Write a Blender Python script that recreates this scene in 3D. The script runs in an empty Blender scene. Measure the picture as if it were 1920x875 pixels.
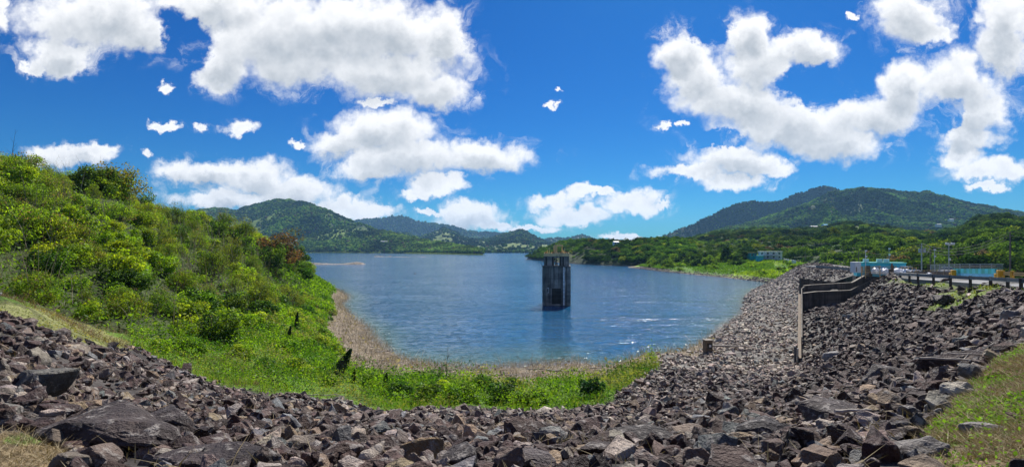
import bpy, bmesh, math, random
import numpy as np
from mathutils import Vector, Matrix, Euler
random.seed(7)
RNG = np.random.default_rng(7)
SC = bpy.context.scene
COL = SC.collection
HZ, F = 466.0, 960.0                      # horizon row and focal length of a 1920 px wide view
WATER = -15.0

def P(px, py, d):
    return Vector(((px - 960) / F * d, d, -(py - HZ) / F * d))

# ------------------------------------------------------------------ noise (numpy value noise)
_T = np.random.default_rng(3).random((256, 256))
def vnoise(x, y):
    xi = np.floor(x).astype(int); yi = np.floor(y).astype(int)
    fx = x - xi; fy = y - yi
    fx = fx * fx * (3 - 2 * fx); fy = fy * fy * (3 - 2 * fy)
    a = _T[xi & 255, yi & 255]; b = _T[(xi + 1) & 255, yi & 255]
    c = _T[xi & 255, (yi + 1) & 255]; d = _T[(xi + 1) & 255, (yi + 1) & 255]
    return (a * (1 - fx) + b * fx) * (1 - fy) + (c * (1 - fx) + d * fx) * fy
def fbm(x, y, o=5, g=0.5):
    s = 0; a = 1; t = 0
    for k in range(o):
        s = s + a * vnoise(x * 2 ** k + 17.3 * k, y * 2 ** k + 9.1 * k); t += a; a *= g
    return s / t
def ridged(x, y, o=4):
    s = 0; a = 1; t = 0
    for k in range(o):
        s = s + a * (1 - np.abs(2 * vnoise(x * 2 ** k + 5.3 * k, y * 2 ** k + 3.1 * k) - 1)); t += a; a *= .5
    return s / t
def inpoly(px, py, poly):
    r = np.zeros(np.shape(px), bool)
    n = len(poly)
    for i in range(n):
        x1, y1 = poly[i]; x2, y2 = poly[(i + 1) % n]
        if y1 == y2: continue
        c = ((y1 > py) != (y2 > py)) & (px < (x2 - x1) * (py - y1) / (y2 - y1) + x1)
        r ^= c
    return r
def sstep(a, b, x):
    t = np.clip((x - a) / (b - a), 0, 1); return t * t * (3 - 2 * t)

# ------------------------------------------------------------------ mesh helpers
def npmesh(name, V, Fc, mat=None, col=None, smooth=False):
    """V (n,3), Fc (m,k) -> mesh with an optional per vertex colour 'col'"""
    V = np.asarray(V, np.float32); Fc = np.asarray(Fc, np.int32)
    me = bpy.data.meshes.new(name)
    n, (m, k) = len(V), Fc.shape
    me.vertices.add(n); me.vertices.foreach_set('co', V.ravel())
    me.loops.add(m * k); me.loops.foreach_set('vertex_index', Fc.ravel())
    me.polygons.add(m)
    me.polygons.foreach_set('loop_start', np.arange(0, m * k, k, dtype=np.int32))
    try: me.polygons.foreach_set('loop_total', np.full(m, k, np.int32))
    except Exception: pass
    me.polygons.foreach_set('use_smooth', np.full(m, smooth, bool))
    a = me.attributes.new('col', 'FLOAT_COLOR', 'POINT')
    c = np.ones((n, 4), np.float32)
    if col is not None: c[:, :3] = col
    a.data.foreach_set('color', c.ravel())
    me.update(calc_edges=True)
    if mat: me.materials.append(mat)
    return me
def link(name, me, parent=None, loc=None):
    o = bpy.data.objects.new(name, me); COL.objects.link(o)
    if parent: o.parent = parent
    if loc is not None: o.location = loc
    return o
def tag(o, label=None, cat=None, group=None, kind=None):
    if label: o['label'] = label
    if cat: o['category'] = cat
    if group: o['group'] = group
    if kind: o['kind'] = kind
    return o
def empty(name, loc=(0, 0, 0), rz=0):
    o = bpy.data.objects.new(name, None); COL.objects.link(o)
    o.location = loc; o.rotation_euler = (0, 0, rz); o.empty_display_size = .2
    return o
def copy_tree(o, parent=None):
    c = o.copy(); COL.objects.link(c)
    if parent: c.parent = parent
    for ch in list(o.children): copy_tree(ch, c)
    return c

class MB:
    def __init__(s): s.v = []; s.f = []
    def add(s, vs, fs):
        b = len(s.v); s.v += [tuple(v) for v in vs]; s.f += [tuple(b + i for i in f) for f in fs]; return s
    def box(s, c, size, rz=0, M=None):
        hx, hy, hz = [q / 2 for q in size]
        vs = [Vector((x, y, z)) for x in (-hx, hx) for y in (-hy, hy) for z in (-hz, hz)]
        R = M or Matrix.Rotation(rz, 3, 'Z')
        return s.add([R @ v + Vector(c) for v in vs], [(0, 1, 3, 2), (4, 6, 7, 5), (0, 4, 5, 1), (2, 3, 7, 6), (0, 2, 6, 4), (1, 5, 7, 3)])
    def bar(s, a, b, w, h=None, n=4):
        """prism from a to b; n=4 a box w x h, else a tube of radius w"""
        a, b = Vector(a), Vector(b); h = h or w
        t = (b - a).normalized(); up = Vector((0, 0, 1)) if abs(t.z) < .95 else Vector((0, 1, 0))
        r = t.cross(up).normalized(); u = r.cross(t)
        if n == 4: ring = [(-w / 2, -h / 2), (w / 2, -h / 2), (w / 2, h / 2), (-w / 2, h / 2)]
        else: ring = [(w * math.cos(2 * math.pi * k / n), w * math.sin(2 * math.pi * k / n)) for k in range(n)]
        vs = [a + r * x + u * y for x, y in ring] + [b + r * x + u * y for x, y in ring]
        return s.add(vs, [(k, (k + 1) % n, n + (k + 1) % n, n + k) for k in range(n)] + [tuple(range(n))[::-1], tuple(range(n, 2 * n))])
    def tube(s, pts, rad, n=6):
        pts = [Vector(p) for p in pts]; vs = []; fs = []
        for i, p in enumerate(pts):
            t = (pts[min(i + 1, len(pts) - 1)] - pts[max(i - 1, 0)]).normalized()
            up = Vector((0, 0, 1)) if abs(t.z) < .9 else Vector((1, 0, 0))
            r = t.cross(up).normalized(); u = r.cross(t)
            R = rad[i] if hasattr(rad, '__len__') else rad
            vs += [p + r * R * math.cos(2 * math.pi * k / n) + u * R * math.sin(2 * math.pi * k / n) for k in range(n)]
        for i in range(len(pts) - 1):
            for k in range(n):
                a, b = i * n + k, i * n + (k + 1) % n
                fs.append((a, b, b + n, a + n))
        fs += [tuple(range(n))[::-1], tuple(range(len(vs) - n, len(vs)))]
        return s.add(vs, fs)
    def prism(s, poly, z0, z1):
        n = len(poly)
        return s.add([(x, y, z0) for x, y in poly] + [(x, y, z1) for x, y in poly],
                     [(k, (k + 1) % n, n + (k + 1) % n, n + k) for k in range(n)] + [tuple(range(n))[::-1], tuple(range(n, 2 * n))])
    def build(s, name, mat, parent=None, bevel=0, loc=None, smooth=False):
        me = bpy.data.meshes.new(name); me.from_pydata(s.v, [], s.f)
        bm = bmesh.new(); bm.from_mesh(me)
        bmesh.ops.recalc_face_normals(bm, faces=bm.faces)
        if bevel: bmesh.ops.bevel(bm, geom=bm.edges, offset=bevel, segments=1, affect='EDGES', clamp_overlap=True)
        if smooth:
            for f in bm.faces: f.smooth = True
        bm.to_mesh(me); bm.free()
        if mat: me.materials.append(mat)
        return link(name, me, parent, loc)

# ------------------------------------------------------------------ materials
def N(nt, t, **kw):
    n = nt.nodes.new(t)
    for k, v in kw.items(): setattr(n, k, v)
    return n
def base_mat(name):
    m = bpy.data.materials.new(name); m.use_nodes = True
    nt = m.node_tree; nt.nodes.clear()
    out = N(nt, 'ShaderNodeOutputMaterial')
    return m, nt, out
def mathn(nt, op, a, b=None, c=None, clamp=False):
    n = N(nt, 'ShaderNodeMath', operation=op, use_clamp=clamp)
    for i, v in enumerate((a, b, c)):
        if v is None: continue
        if isinstance(v, (int, float)): n.inputs[i].default_value = v
        else: nt.links.new(v, n.inputs[i])
    return n.outputs[0]
def mixc(nt, fac, a, b, blend='MIX'):
    n = N(nt, 'ShaderNodeMix', data_type='RGBA', blend_type=blend)
    for s, v in ((n.inputs[0], fac), (n.inputs[6], a), (n.inputs[7], b)):
        if isinstance(v, (int, float)): s.default_value = v
        elif isinstance(v, tuple): s.default_value = (*v[:3], 1)
        else: nt.links.new(v, s)
    return n.outputs[2]
def noise(nt, vec, scale, detail=4, rough=.5, dist=0):
    n = N(nt, 'ShaderNodeTexNoise'); n.inputs['Scale'].default_value = scale
    n.inputs['Detail'].default_value = detail; n.inputs['Roughness'].default_value = rough
    n.inputs['Distortion'].default_value = dist
    if vec is not None: nt.links.new(vec, n.inputs['Vector'])
    return n.outputs[0]
def ramp(nt, v, a, b):
    n = N(nt, 'ShaderNodeMapRange', interpolation_type='SMOOTHSTEP')
    nt.links.new(v, n.inputs[0]); n.inputs[1].default_value = a; n.inputs[2].default_value = b
    return n.outputs[0]
def colour_in(nt):
    at = N(nt, 'ShaderNodeAttribute', attribute_name='col'); oi = N(nt, 'ShaderNodeObjectInfo')
    return mixc(nt, 1.0, at.outputs[0], oi.outputs['Color'], 'MULTIPLY')
def pos(nt): return N(nt, 'ShaderNodeNewGeometry').outputs['Position']
def bump(nt, h, strength, dist, prev=None):
    b = N(nt, 'ShaderNodeBump'); b.inputs['Strength'].default_value = strength; b.inputs['Distance'].default_value = dist
    nt.links.new(h, b.inputs['Height'])
    if prev is not None: nt.links.new(prev, b.inputs['Normal'])
    return b.outputs[0]
def bsdf(nt, out, colr, rough=.7, nrm=None, spec=.5, metal=0):
    p = N(nt, 'ShaderNodeBsdfPrincipled')
    if isinstance(colr, tuple): p.inputs['Base Color'].default_value = (*colr[:3], 1)
    else: nt.links.new(colr, p.inputs['Base Color'])
    p.inputs['Roughness'].default_value = rough; p.inputs['Specular IOR Level'].default_value = spec
    p.inputs['Metallic'].default_value = metal
    if nrm is not None: nt.links.new(nrm, p.inputs['Normal'])
    nt.links.new(p.outputs[0], out.inputs[0]); return p

def m_paint(name, c, rough=.6, var=.25, sc=1.5, dirt=(.10, .085, .07), dirt_amt=.35, bmp=.15, metal=0):
    m, nt, out = base_mat(name); p = pos(nt)
    n1 = noise(nt, p, sc, 5, .6); n2 = noise(nt, p, sc * 7, 4, .6)
    c1 = mixc(nt, ramp(nt, n1, .35, .7), tuple(q * (1 - var) for q in c), tuple(min(1, q * (1 + var * .4)) for q in c))
    c2 = mixc(nt, mathn(nt, 'MULTIPLY', ramp(nt, n2, .52, .72), dirt_amt), c1, dirt)
    bsdf(nt, out, c2, rough, bump(nt, n2, bmp, .02), metal=metal); return m
def m_rock():
    m, nt, out = base_mat('rock'); p = pos(nt); c = colour_in(nt)
    n1 = noise(nt, p, 1.7, 6, .62); n2 = noise(nt, p, 7, 6, .65); n3 = noise(nt, p, 28, 4, .6)
    c1 = mixc(nt, 1.0, c, mixc(nt, ramp(nt, n1, .3, .72), (.42, .36, .35), (1.65, 1.55, 1.46)), 'MULTIPLY')
    c2 = mixc(nt, mathn(nt, 'MULTIPLY', ramp(nt, n2, .53, .66),   .72), c1, (.40, .36, .32))     # lichen and dust
    c3 = mixc(nt, mathn(nt, 'MULTIPLY', ramp(nt, noise(nt, p, 3.1, 5, .6), .58, .7), .45), c2, (.12, .075, .05))   # rusty stain
    b = bump(nt, n2, .75, .14); b = bump(nt, n3, .5, .03, b)
    bsdf(nt, out, c3, .68, b, .3); return m
def m_leaf(name='leaf', trans=.5, gl=.012):
    m, nt, out = base_mat(name); c = colour_in(nt)
    d = N(nt, 'ShaderNodeBsdfDiffuse'); t = N(nt, 'ShaderNodeBsdfTranslucent'); g = N(nt, 'ShaderNodeBsdfGlossy')
    g.inputs['Roughness'].default_value = .5; g.inputs[0].default_value = (.9, 1, .85, 1)
    nt.links.new(c, d.inputs[0])
    nt.links.new(mixc(nt, 1.0, c, (1.5, 1.5, .55), 'MULTIPLY'), t.inputs[0])
    m1 = N(nt, 'ShaderNodeMixShader'); m1.inputs[0].default_value = trans
    nt.links.new(d.outputs[0], m1.inputs[1]); nt.links.new(t.outputs[0], m1.inputs[2])
    m2 = N(nt, 'ShaderNodeMixShader'); m2.inputs[0].default_value = gl
    nt.links.new(m1.outputs[0], m2.inputs[1]); nt.links.new(g.outputs[0], m2.inputs[2])
    nt.links.new(m2.outputs[0], out.inputs[0]); return m
def m_vcol(name, rough=.9, sc=.6, amt=.5, bs=.6, bd=.15):
    m, nt, out = base_mat(name); p = pos(nt); c = colour_in(nt)
    n1 = noise(nt, p, sc, 6, .65); n2 = noise(nt, p, sc * 8, 5, .65)
    c1 = mixc(nt, 1.0, c, mixc(nt, ramp(nt, n1, .3, .7), (1 - amt,) * 3, (1 + amt,) * 3), 'MULTIPLY')
    c2 = mixc(nt, 1.0, c1, mixc(nt, ramp(nt, n2, .3, .7), (1 - amt * .8,) * 3, (1 + amt * .8,) * 3), 'MULTIPLY')
    b = bump(nt, n1, bs, bd * 3); b = bump(nt, n2, bs, bd, b)
    bsdf(nt, out, c2, rough, b, .2); return m
def m_concrete(name, c, streak=(.02, .018, .017), amt=.8, sx=1.2):
    m, nt, out = base_mat(name); p = pos(nt)
    mp = N(nt, 'ShaderNodeMapping'); mp.inputs['Scale'].default_value = (sx, sx, .07); nt.links.new(p, mp.inputs[0])
    n1 = noise(nt, mp.outputs[0], 1.0, 6, .65); n2 = noise(nt, p, .5, 5, .6); n3 = noise(nt, p, 6, 5, .6)
    mp2 = N(nt, 'ShaderNodeMapping'); mp2.inputs['Scale'].default_value = (.02, .02, 1.1); nt.links.new(p, mp2.inputs[0])
    n4 = noise(nt, mp2.outputs[0], 1.0, 3, .6)
    c1 = mixc(nt, mathn(nt, 'MULTIPLY', ramp(nt, n1, .42, .62), amt), c, streak)
    c2 = mixc(nt, 1.0, c1, mixc(nt, ramp(nt, n2, .3, .7), (.6, .6, .6), (1.3, 1.28, 1.22)), 'MULTIPLY')
    c3 = mixc(nt, 1.0, c2, mixc(nt, ramp(nt, n4, .35, .65), (.7, .7, .7), (1.15, 1.15, 1.15)), 'MULTIPLY')
    bsdf(nt, out, c3, .85, bump(nt, n3, .3, .05), .3); return m
def m_water():
    m, nt, out = base_mat('water'); p = pos(nt)
    at = N(nt, 'ShaderNodeAttribute', attribute_name='col')
    sp = N(nt, 'ShaderNodeSeparateColor'); nt.links.new(at.outputs[0], sp.inputs[0])
    mp = N(nt, 'ShaderNodeMapping'); mp.inputs['Rotation'].default_value = (0, 0, .35); mp.inputs['Scale'].default_value = (.55, 1, 1)
    nt.links.new(p, mp.inputs[0])
    n1 = noise(nt, mp.outputs[0], .26, 3, .55, .6); n2 = noise(nt, mp.outputs[0], 1.1, 3, .6, .4); n3 = noise(nt, p, .030, 3, .55)
    gust = ramp(nt, n3, .38, .62)
    spark = ramp(nt, noise(nt, mp.outputs[0], 1.5, 4, .7), .535, .60)          # short steep wavelets come in small patches
    n4 = noise(nt, p, 4.0, 2, .6)
    hgt = mathn(nt, 'ADD', mathn(nt, 'MULTIPLY', n1, .60), mathn(nt, 'MULTIPLY', n2, .16))
    hgt = mathn(nt, 'MULTIPLY', hgt, mathn(nt, 'MULTIPLY_ADD', gust, .6, .6))
    hgt = mathn(nt, 'ADD', hgt, mathn(nt, 'MULTIPLY', mathn(nt, 'MULTIPLY', n4, spark), .20))
    nb = bump(nt, hgt, 1.0, WAVE); nb.node.inputs['Filter Width'].default_value = .02
    c = mixc(nt, sp.outputs[0], (.003, .080, .185), (.07, .14, .12))
    c = mixc(nt, sp.outputs[1], c, (.16, .13, .095))
    b = bsdf(nt, out, c, .12, nb, .5); b.inputs['IOR'].default_value = 1.33
    return m
WAVE = 1.0
M = {}
M['rock'] = m_rock(); M['leaf'] = m_leaf(); M['forest'] = m_leaf('forest_leaf', .45, .0); M['soil'] = m_vcol('soil'); M['hill'] = m_vcol('hill_ground', sc=.012, amt=.3, bs=.8, bd=2.0)
M['bark'] = m_paint('bark', (.16, .125, .09), .9, .4, 6); M['deadwood'] = m_paint('deadwood', (.42, .37, .31), .85, .4, 5, (.2, .16, .12))
M['twig'] = m_leaf('dry_twig', .1)
M['tower'] = m_concrete('tower_concrete', (.30, .285, .265), amt=.62); M['wall'] = m_concrete('wall_concrete', (.12, .105, .09), (.035, .028, .024), .75)
M['coping'] = m_paint('coping', (.21, .18, .14), .8, .35, 1.2, (.12, .09, .06), .6); M['dark_conc'] = m_concrete('dark_concrete', (.05, .046, .042))
M['ochre'] = m_paint('ochre_concrete', (.75, .60, .32), .85, .3, 1.5, (.2, .15, .09), .4)
M['white'] = m_paint('white_paint', (.78, .78, .76), .5, .12, 1.2, (.4, .37, .33), .35); M['stain'] = m_paint('white_stain', (.86, .87, .86), .8, .35, 2.0, (.25, .24, .22), .6)
M['turq'] = m_paint('turquoise_paint', (.06, .62, .72), .5, .2, 1.0, (.05, .2, .22), .3); M['turq2'] = m_paint('teal_paint', (.03, .46, .42), .5, .2, 1.0, (.05, .25, .22), .3)
M['sky_paint'] = m_paint('blue_paint', (.10, .50, .80), .5, .15); M['yellow'] = m_paint('yellow_paint', (.75, .40, .015), .5, .2, 1.5, (.3, .16, .03), .3)
M['orange'] = m_paint('rail_paint', (.72, .46, .17), .55, .25, 2, (.35, .2, .09), .4); M['dark'] = m_paint('dark_opening', (.02, .02, .022), .5, .1)
M['steel'] = m_paint('galvanised', (.42, .44, .45), .45, .2, 3, metal=.6); M['railsteel'] = m_paint('weathered_rail', (.07, .08, .10), .5, .3, 1.5, (.16, .09, .05), .5)
M['post'] = m_paint('timber_post', (.075, .055, .042), .9, .4, 3); M['polewood'] = m_paint('pole_wood', (.17, .145, .12), .9, .3, 2)
M['asphalt'] = m_paint('asphalt', (.20, .20, .20), .85, .2, .6, (.10, .10, .10), .4, .3); M['line'] = m_paint('road_line', (.75, .52, .08), .7, .2)
M['tarp'] = m_paint('white_sheeting', (.80, .80, .80), .4, .1, 2, (.5, .5, .48), .3, .6); M['glass'] = m_paint('dark_glass', (.03, .045, .055), .1, .1, dirt_amt=.05)
M['rust'] = m_paint('rusty', (.33, .17, .08), .8, .4, 2, (.12, .07, .04), .5); M['brownwall'] = m_paint('brown_mesh', (.13, .095, .07), .85, .3, 2)
M['car'] = m_paint('white_car_paint', (.80, .81, .82), .25, .03, dirt_amt=.05, bmp=0); M['rubber'] = m_paint('rubber', (.02, .02, .02), .8, .1)
M['roof'] = m_paint('tin_roof', (.55, .53, .50), .5, .2, .6); M['redroof'] = m_paint('red_earth', (.30, .15, .09), .9, .3, .3)
M['cable'] = m_paint('cable', (.10, .10, .10), .6, .1); M['wood'] = m_paint('box_wood', (.19, .14, .09), .85, .35, 4)

# ------------------------------------------------------------------ the local terrain: heights through scattered ground points
CP = []
def cp(px, py, d): CP.append(((px - 960) / F, d, -(py - HZ) / F * d))
def cz(px, d, z): CP.append(((px - 960) / F, d, z))
for px in range(-1500, 3500, 480): cz(px, 1.0, -1.72); cz(px, 2.2, -1.74)
for px, d in ((240, 3.6), (600, 3.7), (960, 3.7), (1320, 3.7), (1650, 3.8)): cz(px, d, -1.72)
# centre
cp(960, 880, 4.3); cp(960, 822, 9); cp(960, 797, 18); cp(960, 781, 30); cp(960, 776, 36); cz(960, 48, -13.1); cz(960, 57, -14.2); cz(960, 64.3, -15); cz(960, 78, -17); cz(960, 130, -21); cz(960, 280, -24)
cp(760, 880, 4.3); cp(760, 815, 9.5); cp(760, 788, 20); cp(760, 774, 34); cz(780, 48, -12.6); cz(780, 60, -14.1); cz(780, 67, -15); cz(780, 84, -17.5)
cp(1150, 880, 4.3); cp(1150, 815, 9.5); cp(1150, 780, 22); cp(1140, 757, 37); cz(1130, 50, -13); cz(1130, 60, -14.4); cz(1100, 66, -15); cz(1100, 80, -17.5)
# left rocks
cp(400, 880, 4.2); cp(400, 800, 10); cp(400, 755, 20); cp(400, 722, 34)
cp(600, 880, 4.3); cp(600, 805, 10); cp(600, 772, 21); cp(600, 750, 35)
cp(200, 850, 4.9); cp(200, 750, 13.5); cp(230, 690, 22); cp(240, 650, 33)
cp(0, 800, 5.2); cp(0, 700, 8.3); cp(0, 625, 17); cp(0, 590, 25); cp(0, 563, 29)
cp(110, 600, 30); cp(200, 635, 33); cp(-300, 600, 20); cp(-300, 640, 11); cz(-300, 6, -1.8)
# left hill ground
cp(150, 585, 43); cp(300, 605, 47); cp(0, 540, 40); cp(450, 560, 70); cz(380, 60, -7.5)
cz(0, 70, 10.3); cz(200, 82, 8.8); cz(300, 92, 4.2); cz(400, 104, 2.2); cz(500, 122, -.5); cz(560, 155, -6); cz(575, 185, -9.5)
cz(0, 55, 1.5); cz(150, 62, 1.5); cz(300, 70, -1.2); cz(-300, 60, 9); cz(-300, 40, -1); cz(-700, 60, 12)
cz(0, 120, 11); cz(200, 140, 8); cz(400, 160, 3); cz(-400, 140, 12); cz(0, 240, 0); cz(300, 240, -6); cz(480, 240, -13); cz(-600, 300, 5); cz(200, 320, -17); cz(450, 300, -20)
# meadow
cp(450, 640, 50); cp(600, 700, 46); cp(560, 600, 75); cp(630, 585, 108); cp(640, 640, 76); cp(700, 690, 60); cp(500, 700, 41); cp(520, 560, 100)
# left shoreline and lake bed
for px, py in ((720, 650), (680, 610), (640, 570), (605, 540), (585, 527)):
    d = 15 * F / (py - HZ); cz(px, d, -15); cz(px + 55, d * 1.04, -17.5)
cz(760, 120, -20); cz(760, 220, -23); cz(700, 320, -23)
# right: crest, rock slope, wall, bench, dam face
cp(1500, 880, 4.3); cp(1500, 800, 10); cp(1500, 742, 25); cp(1500, 705, 45); cp(1515, 676, 60)
cp(1320, 880, 4.3); cp(1320, 808, 10); cp(1320, 757, 24); cp(1320, 710, 42); cp(1320, 675, 60)
cp(1700, 870, 4.4); cp(1700, 745, 9); cp(1700, 700, 15); cp(1700, 640, 29); cp(1700, 579, 49); cp(1700, 535, 60)
cp(1620, 553, 73); cp(1620, 600, 56); cp(1620, 660, 36); cp(1620, 720, 19)
cp(1520, 583, 80); cp(1520, 630, 69); cp(1800, 555, 46); cp(1800, 590, 36); cp(1800, 640, 22); cp(1800, 690, 12)
cp(1920, 660, 9.5); cp(1920, 600, 17); cp(1920, 560, 29); cp(1920, 545, 36); cp(1650, 526, 70); cp(1560, 578, 84); cp(1600, 562, 80); cp(1640, 534, 77); cp(1665, 523, 76); cp(1590, 556, 95); cz(1600, 92, -9.8); cz(1628, 92, -9.4); cz(1600, 98, -9.8); cz(1630, 97, -9.2); cz(1650, 92, -8); cz(1640, 85, -7.6); cz(1570, 100, -10.5); cz(1600, 106, -9)
cz(2200, 20, -2.3); cz(2200, 34, -2.8); cz(2600, 15, -1.9); cz(2600, 30, -2.6)
cz(2000, 42, -2.95); 

cz(2000, 75, -6); cz(1850, 95, -7.5); cz(1740, 125, -9); cz(1640, 190, -10); cz(1560, 260, -9); cz(2200, 70, -7); cz(2100, 200, -12); cz(1800, 200, -12); cz(1800, 320, -10)
cp(1490, 660, 66); cp(1400, 655, 68); cp(1340, 655, 70); cp(1490, 612, 85); cp(1490, 560, 116); cp(1400, 620, 86); cp(1490, 530, 150); cp(1560, 520, 118); cp(1570, 545, 96)
for px, py in ((1200, 672), (1260, 664), (1325, 640), (1360, 610), (1400, 571), (1440, 531), (1470, 519)):
    d = 15 * F / (py - HZ); cz(px, d, -15); cz(px - 60, d * 1.05, -17.5)
cz(1250, 130, -21); cz(1300, 220, -23); cz(1350, 310, -22); cz(1500, 300, -12)
NEAR_E = [(2300, 566, 29), (2060, 551, 33), (1920, 541, 38), (1840, 534.5, 45.5), (1770, 529, 53.5), (1690, 523, 63), (1684, 519, 78), (1676, 514, 97), (1600, 507.5, 135), (1540, 501, 175), (1500, 498, 230)]
FAR_E = [(2300, 538, 41), (2060, 531, 46), (1930, 526, 50), (1870, 524, 53), (1787, 520.5, 64), (1720, 517, 78), (1705, 513, 98), (1680, 511, 112), (1620, 504.5, 155), (1556, 500, 185), (1510, 497, 240)]
for q in NEAR_E + FAR_E: cp(*q)
_C = np.array(CP)
_X = np.stack([_C[:, 0], .5 * np.log(_C[:, 1])], 1)
_kc = .03
def _phi(r2): return np.sqrt(r2 + _kc ** 2)
_A = _phi(((_X[:, None] - _X[None]) ** 2).sum(-1))
_n = len(_X)
_B = np.zeros((_n + 3, _n + 3)); _B[:_n, :_n] = _A + 0; _B[:_n, _n] = 1; _B[_n, :_n] = 1
_B[:_n, _n + 1:] = _X; _B[_n + 1:, :_n] = _X.T
_W = np.linalg.solve(_B + np.eye(_n + 3) * 1e-9, np.concatenate([_C[:, 2], [0, 0, 0]]))
def gz(x, y, rough=True):
    x = np.atleast_1d(np.asarray(x, float)); y = np.atleast_1d(np.asarray(y, float))
    d = np.maximum(y, .9); u = x / d; v = .5 * np.log(d)
    out = np.empty(len(x))
    for i in range(0, len(x), 20000):
        s = slice(i, i + 20000)
        r2 = (u[s, None] - _X[None, :, 0]) ** 2 + (v[s, None] - _X[None, :, 1]) ** 2
        out[s] = _phi(r2) @ _W[:_n] + _W[_n] + _W[_n + 1] * u[s] + _W[_n + 2] * v[s]
    out = np.clip(out, -26, 16)
    if rough: out = out + (fbm(x * .35 + 40, y * .35 + 40, 4) - .5) * np.where((d > 25) & (u > .5), .35, np.clip(d * .03, .05, .9))
    return out
def g1(x, y): return float(gz([x], [y])[0])
def proj(x, y, z): return 960 + F * x / np.maximum(y, .01), HZ - F * z / np.maximum(y, .01)

POLY_PATH = [(-700, 545), (0, 560), (100, 585), (170, 612), (240, 640), (250, 656), (180, 648), (90, 622), (0, 585), (-700, 580)]
POLY_GRASSR = [(1960, 630), (1900, 648), (1860, 690), (1800, 745), (1745, 800), (1725, 900), (2300, 960), (3200, 900), (3200, 600), (2200, 560)]
POLY_CREST = [(1640, 522), (1690, 524), (1770, 529), (1920, 541), (2200, 545), (2200, 560), (1920, 548), (1860, 547), (1800, 543), (1700, 534)]
POLY_PATCH = [(1735, 548), (1800, 543), (1850, 548), (1800, 566), (1745, 588), (1720, 584), (1760, 562)]
POLY_DRY = [(-200, 812), (60, 815), (140, 850), (110, 900), (-200, 1000)]
def zones(x, y, z):
    """ground zone per point: 0 rock, 1 meadow, 2 driftwood shore, 3 wooded hill, 4 mown path, 5 dry grass, 6 crest turf, 7 road level"""
    px, py = proj(x, y, z); u = x / np.maximum(y, .01)
    w = (fbm(x * .5, y * .5, 3) - .5)
    zo = np.zeros(len(x), int)
    dl = np.interp(px, [-1500, -100, 0, 110, 240, 400, 600, 760, 960, 1130, 1215, 1290], [30, 28.5, 29, 30.5, 33, 34.5, 35.5, 34.5, 36.5, 38, 50, 64]) + w * 6
    green = (y > dl) & (px < 1226 + w * 60)
    zo[green] = 1
    hill = green & (y > np.interp(px, [-1500, 0, 150, 300, 340, 420, 480, 560, 600], [35, 36, 38, 41, 44, 49, 57, 90, 170]) + w * 8) & (px < 600)
    zo[hill] = 3
    zo[(z < np.interp(px, [560, 680, 800, 1000, 1220, 1330], [-12.9, -13.2, -13.5, -13.55, -13.4, -13.6]) + w * 1.2) & (y > dl) & (px < 1330 + w * 40) & ~hill & (px > 560)] = 2
    zo[inpoly(px + w * 40, py + w * 14, POLY_PATH)] = 4
    zo[inpoly(px + w * 70, py + w * 30, POLY_GRASSR) & (y < 30)] = 5
    zo[inpoly(px + w * 70, py + w * 30, POLY_DRY) & (y < 9)] = 5
    zo[inpoly(px + w * 60, py + w * 8, POLY_CREST) & (y > 25)] = 6
    zo[inpoly(px + w * 80, py + w * 14, POLY_PATCH) & (y > 25)] = 6
    rd = (px > 1560) & (y > np.interp(px, [1560, 1600, 1640, 1690, 1770, 1840, 1920, 2300], [200, 150, 84, 63, 54, 46, 38, 30]))
    zo[rd] = 7
    return zo

# terrain sheet, polar so that it is finest near the viewer
nu, nd = 420, 330
us = np.linspace(-2.0, 2.0, nu); ds = np.geomspace(1.0, 340, nd)
U, D = np.meshgrid(us, ds)
X = (U * D).ravel(); Y = D.ravel(); Z = gz(X, Y)
zo = zones(X, Y, Z)
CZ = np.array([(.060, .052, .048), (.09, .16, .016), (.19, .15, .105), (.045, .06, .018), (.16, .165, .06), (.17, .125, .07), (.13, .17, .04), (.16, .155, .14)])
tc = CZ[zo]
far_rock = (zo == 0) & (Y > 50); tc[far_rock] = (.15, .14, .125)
n = fbm(X * .8, Y * .8, 4)[:, None]
mix5 = (zo == 5) & (n[:, 0] > .56); tc[mix5] = (.09, .14, .025)
wet = np.clip((-14.75 - Z) / .3, 0, 1)[:, None]; tc = tc * (1 - .55 * wet)
I = np.arange(nu * nd).reshape(nd, nu)
Q = np.stack([I[:-1, :-1].ravel(), I[:-1, 1:].ravel(), I[1:, 1:].ravel(), I[1:, :-1].ravel()], 1)
# platform behind the viewer joins the first row
xb = us * 1.0
V0 = np.stack([X, Y, Z], 1)
back = np.stack([xb * 30, np.full(nu, -40.0), np.full(nu, -1.9)], 1)
V0 = np.concatenate([V0, back]); tc = np.concatenate([tc, np.tile([.16, .13, .07], (nu, 1))])
B = np.arange(nu * nd, nu * nd + nu)
Q = np.concatenate([Q, np.stack([B[:-1], B[1:], I[0, 1:], I[0, :-1]], 1)])
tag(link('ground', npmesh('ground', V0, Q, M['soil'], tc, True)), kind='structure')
# wide base sheet under everything
s = 5900.0
tag(link('lake_bed', npmesh('lake_bed', [(-s, -55, -27), (s, -55, -27), (s, 7900, -27), (-s, 7900, -27)], [(0, 1, 2, 3)], M['hill'], np.tile([.05, .06, .03], (4, 1)))), kind='structure')

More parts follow.
